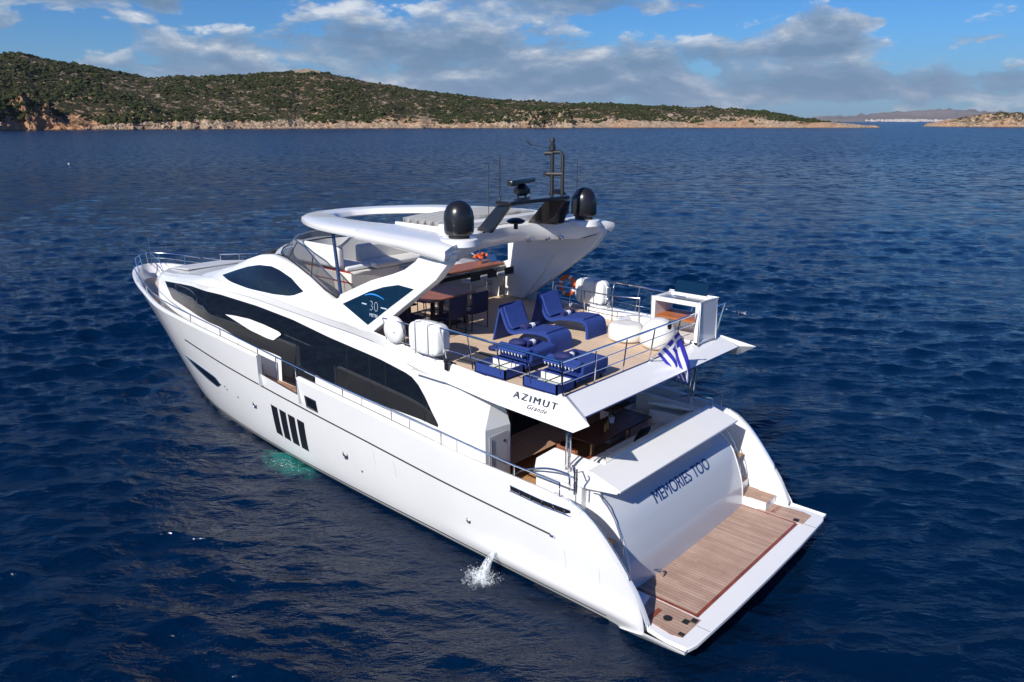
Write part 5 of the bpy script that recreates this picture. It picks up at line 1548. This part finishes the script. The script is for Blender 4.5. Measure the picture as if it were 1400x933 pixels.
for k in range(60):
    a = rr.uniform(0, 6.28); d = rr.uniform(.02, .15); h = .16 + rr.uniform(0, .17)
    p = Vector((d * math.cos(a), d * math.sin(a), h)); u = Vector((rr.uniform(-1, 1), rr.uniform(-1, 1), rr.uniform(-.3, 1))).normalized() * .04; w = Vector((rr.uniform(-1, 1), rr.uniform(-1, 1), rr.uniform(-1, 1))).normalized() * .018
    q.add([p - u, p + w, p + u, p - w], [(0, 1, 2, 3)])
q.build('leaves', LEAF, t, fix=False, ang=0)
def pillow(name, loc, rot, sc, m_, label, grp=None):
    P = []
    n = 12
    q = MB()
    for sgn in (1, -1):
        q.loft([[((i / n - .5) * sc, (j / n - .5) * sc, sgn * .07 * (1 - (2 * i / n - 1) ** 4) ** .6 * (1 - (2 * j / n - 1) ** 4) ** .6) for j in range(n + 1)] for i in range(n + 1)], flip=sgn < 0)
    o = q.build(name, m_, None, ang=60); o.location = loc; o.rotation_euler = rot
    return tag(o, label, 'pillow', grp)
pillow('pillow', (3.35, -.50, 2.38), (rad(8), rad(62), rad(10)), .42, BLACKM, 'black square pillow leaning on the aft sofa of the cockpit')
pillow('pillow', (3.4, 1.1, 2.25), (rad(4), rad(12), rad(30)), .40, TOWEL, 'white crumpled pillow lying at the port end of the cockpit sofa')
o = MB().b2((-.16, -.2, 0), (.16, .2, .05)).build('tray', BLACKM, None, bevel=.01); o.location = (4.9, -1.9, 2.34); tag(o, 'black tray on the dark top of the starboard cockpit cabinet', 'tray')
for k, (x, y, lb) in enumerate(((4.2, -.25, 'amber glass bottle on the cockpit table nearer the armchair'), (4.25, -.42, 'amber glass bottle on the cockpit table nearer the plant'))):
    o = MB().lathe([(.035, 0), (.035, .13), (.012, .17), (.012, .23), (0, .23)], (0, 0, 0), 12).build('bottle', mat('amber_glass', (.5, .25, .06), .15) if k == 0 else MATS['amber_glass'], None)
    o.location = (x, y, 2.28); tag(o, lb, 'bottle', 'bottles on the cockpit table')

# ---- ensign on its staff
st = empty('flagstaff', (2.93, 0.0, 4.33), 0, 'thin staff raked aft from the stern fascia', 'flagstaff')
MB().tube([(0, 0, 0), (-.66, 0, .84)], .014, 8).build('staff', CHROME, st)
MB().lathe([(.03, 0), (.03, .05), (0, .05)], (0, 0, -.0), 12).build('socket', CHROME, st)
MB().lathe([(.0, -.03), (.025, 0), (0, .03)], (-.67, 0, .86), 10).build('finial', CHROME, st)
FW, FH = 1.02, .62
flagm = bpy.data.materials.new('greek_ensign'); flagm.use_nodes = True
ft = NT(flagm.node_tree); fb = flagm.node_tree.nodes['Principled BSDF']
uv = ft.new('ShaderNodeUVMap').outputs[0]
u_, v_, _ = ft.sep(uv)
st9 = ft.m('FLOOR', ft.m('MULTIPLY', v_, 9.0))
stripe = ft.m('MODULO', ft.m('ADD', st9, 1.0), 2.0)
incan = ft.m('MULTIPLY', ft.m('LESS_THAN', u_, 10 / 27), ft.m('GREATER_THAN', v_, 4 / 9))
cx1 = ft.m('LESS_THAN', ft.m('ABSOLUTE', ft.m('SUBTRACT', u_, 5 / 27)), 1 / 27)
cy1 = ft.m('LESS_THAN', ft.m('ABSOLUTE', ft.m('SUBTRACT', v_, 6.5 / 9)), .5 / 9)
cross = ft.m('MAXIMUM', cx1, cy1)
blue = ft.m('ADD', ft.m('MULTIPLY', incan, ft.m('SUBTRACT', 1.0, cross)), ft.m('MULTIPLY', ft.m('SUBTRACT', 1.0, incan), stripe))
ft.l.new(ft.mix(blue, (.82, .82, .84), (.03, .03, .42)), fb.inputs['Base Color']); fb.inputs['Roughness'].default_value = .8
def flag():
    nu, nv = 48, 24
    H0 = Vector((2.93 - .12, 0, 4.33 + .17)); H1 = Vector((2.93 - .60, 0, 4.33 + .77))
    vs = []; uvs = []; fs = []
    # cloth hangs from the raked hoist and gathers under its own weight
    fly_end = Vector((2.52, -.98, 3.42))
    for i in range(nu + 1):
        u = i / nu
        for j in range(nv + 1):
            v = j / nv
            hoist = H0 + (H1 - H0) * v
            # fall direction: outwards near the hoist, then down
            out = Vector((-.05, -.78, 0)) * (u ** .8) * (.72 + .28 * v)
            down = Vector((0, 0, -1)) * (1.05 * u ** 1.25) * (.62 + .62 * v)
            squeeze = (Vector((0.30, 0, -.05)) * (v - .5)) * u * 1.1
            fold = Vector((.085 * math.sin(u * 5.2 + v * 7.5) * u ** .7, .07 * math.sin(v * 9.0 + 1.0) * u, .0))
            p = hoist + out + down + squeeze + fold
            vs.append(tuple(p)); uvs.append((u, v))
    for i in range(nu):
        for j in range(nv):
            a = i * (nv + 1) + j; fs.append((a, a + nv + 1, a + nv + 2, a + 1))
    me = bpy.data.meshes.new('flag'); me.from_pydata(vs, [], fs); me.materials.append(flagm)
    ul = me.uv_layers.new(name='UVMap')
    for l in me.loops: ul.data[l.index].uv = uvs[l.vertex_index]
    for p in me.polygons: p.use_smooth = True
    o = bpy.data.objects.new('flag', me); COL.objects.link(o)
    md = o.modifiers.new('t', 'SOLIDIFY'); md.thickness = .003
    return tag(o, 'blue and white striped flag with a white cross hanging from the stern staff', 'flag')
flag()

# ---- water discharges and small things on the water
FOAM = mat('white_foam', (.8, .82, .83), .7)
def foam(name, cx, cy, n, spread, size, label, zs=0.03, h=0.0, seed=1):
    r = np.random.default_rng(seed)
    pts = np.stack([cx + r.normal(0, spread[0], n), cy + r.normal(0, spread[1], n), zs + np.abs(r.normal(0, 1, n)) * h], -1)
    return scatter_blobs(name, pts, r.uniform(size[0], size[1], n), FOAM, label, .5)
def foam_mat(name, scale, dens):
    m = bpy.data.materials.new(name); m.use_nodes = True
    t = NT(m.node_tree); b = m.node_tree.nodes['Principled BSDF']
    b.inputs['Base Color'].default_value = (.75, .8, .82, 1); b.inputs['Roughness'].default_value = .6
    oc = t.new('ShaderNodeTexCoord').outputs['Object']
    x, y, z = t.sep(oc)
    r = t.m('SQRT', t.m('ADD', t.m('MULTIPLY', x, x), t.m('MULTIPLY', y, y)))
    a = t.m('SUBTRACT', t.m('MULTIPLY', t.noise(oc, scale, 6, .75, .6), 2.2), t.m('ADD', dens, t.m('MULTIPLY', r, 1.5)))
    t.l.new(t.ramp(a, [(0.0, 0.0), (0.55, 0.7)]), b.inputs['Alpha'])
    return m
def splash():
    x0, z0 = 4.55, .50; y0 = hull_y(x0, z0)
    t = empty('outlet_splash', (x0 + .05, y0 + .42, .05), 0, 'white splash where a side outlet falls into the sea', 'splash')
    rows = []
    for i in range(9):
        r_ = .62 * i / 8
        row = []
        for k in range(28):
            a = 2 * math.pi * k / 28; x = r_ * math.cos(a) * 1.2; y = r_ * math.sin(a) * .75
            Z, DX, DY = wave_z(np.array([x + x0 + .05]), np.array([y + y0 + .42]), np.array([14.0]))
            row.append((x, y, float(Z[0]) * .6 - .005 + .05 * math.exp(-r_ * 6) + .012 * math.sin(a * 7 + i * 2)))
        rows.append(row)
    MB().loft(rows, closed=True).build('foam_ring', foam_mat('foam_patch', 9.0, .58), t, fix=False)
    sm = bpy.data.materials.new('falling_water'); sm.use_nodes = True
    tt = NT(sm.node_tree); bb = sm.node_tree.nodes['Principled BSDF']
    bb.inputs['Base Color'].default_value = (.8, .85, .87, 1); bb.inputs['Roughness'].default_value = .3
    oc = tt.new('ShaderNodeTexCoord').outputs['Object']
    tt.l.new(tt.ramp(tt.noise(tt.mapping(oc, (12, 12, 2.5)), 2.2, 5, .7), [(.42, 0.0), (.60, .75)]), bb.inputs['Alpha'])
    path = []; rr = []
    for k in range(12):
        q = k / 11; path.append((-.05 + .05 * q, -.42 + .38 * q, .45 - .45 * q * q)); rr.append(.03 + .10 * q)
    MB().tube(path, rr, 12).build('water_jet', sm, t)
    r = np.random.default_rng(5); n = 260
    P = np.stack([x0 + .05 + r.normal(0, .17, n), y0 + .40 + r.normal(0, .11, n), .06 + np.abs(r.normal(0, .07, n))], -1)
    o = scatter_blobs('spray', P - [x0 + .05, y0 + .42, .05], r.uniform(.003, .008, n), FOAM, None, 1); o.parent = t
    o['kind'] = 'stuff'
splash()
foam('foam_flecks', 12.6, 3.15, 150, (.45, .16), (.003, .010), 'white foam flecks on the turquoise water beside the hull', .03, .01, 2)
foam('distant_foam', 10.96, -21.69, 24, (.25, .08), (.01, .03), 'small breaking wavelet beyond the stern', .05, .03, 3)
q = MB(); q.lathe([(0, -.1), (.16, 0), (.18, .15), (.1, .26), (0, .3)], (0, 0, 0), 16); o = q.build('mooring_buoy', TOWEL, None); o.location = (185, -50.9, 0); tag(o, 'tiny white buoy far out on the left of the bay', 'buoy')
# stone hut on the saddle of the island
t_ = rad(px_az(425)); d_ = 1345
q = MB(); q.b2((-9, -5, 0), (9, 5, 6.5)); q.b2((9, -4, 0), (20, 4, 4.5)); q.b2((-20, -4, 0), (-9, 4, 4))
o = q.build('stone_ruin', ROCKM, None, ang=0); o.location = (CAM.x + d_ * math.cos(t_), CAM.y + d_ * math.sin(t_), 83.5); o.rotation_euler = (0, 0, t_ + 1.57)
tag(o, 'low pale stone ruin on the saddle of the island ridge', 'ruin')
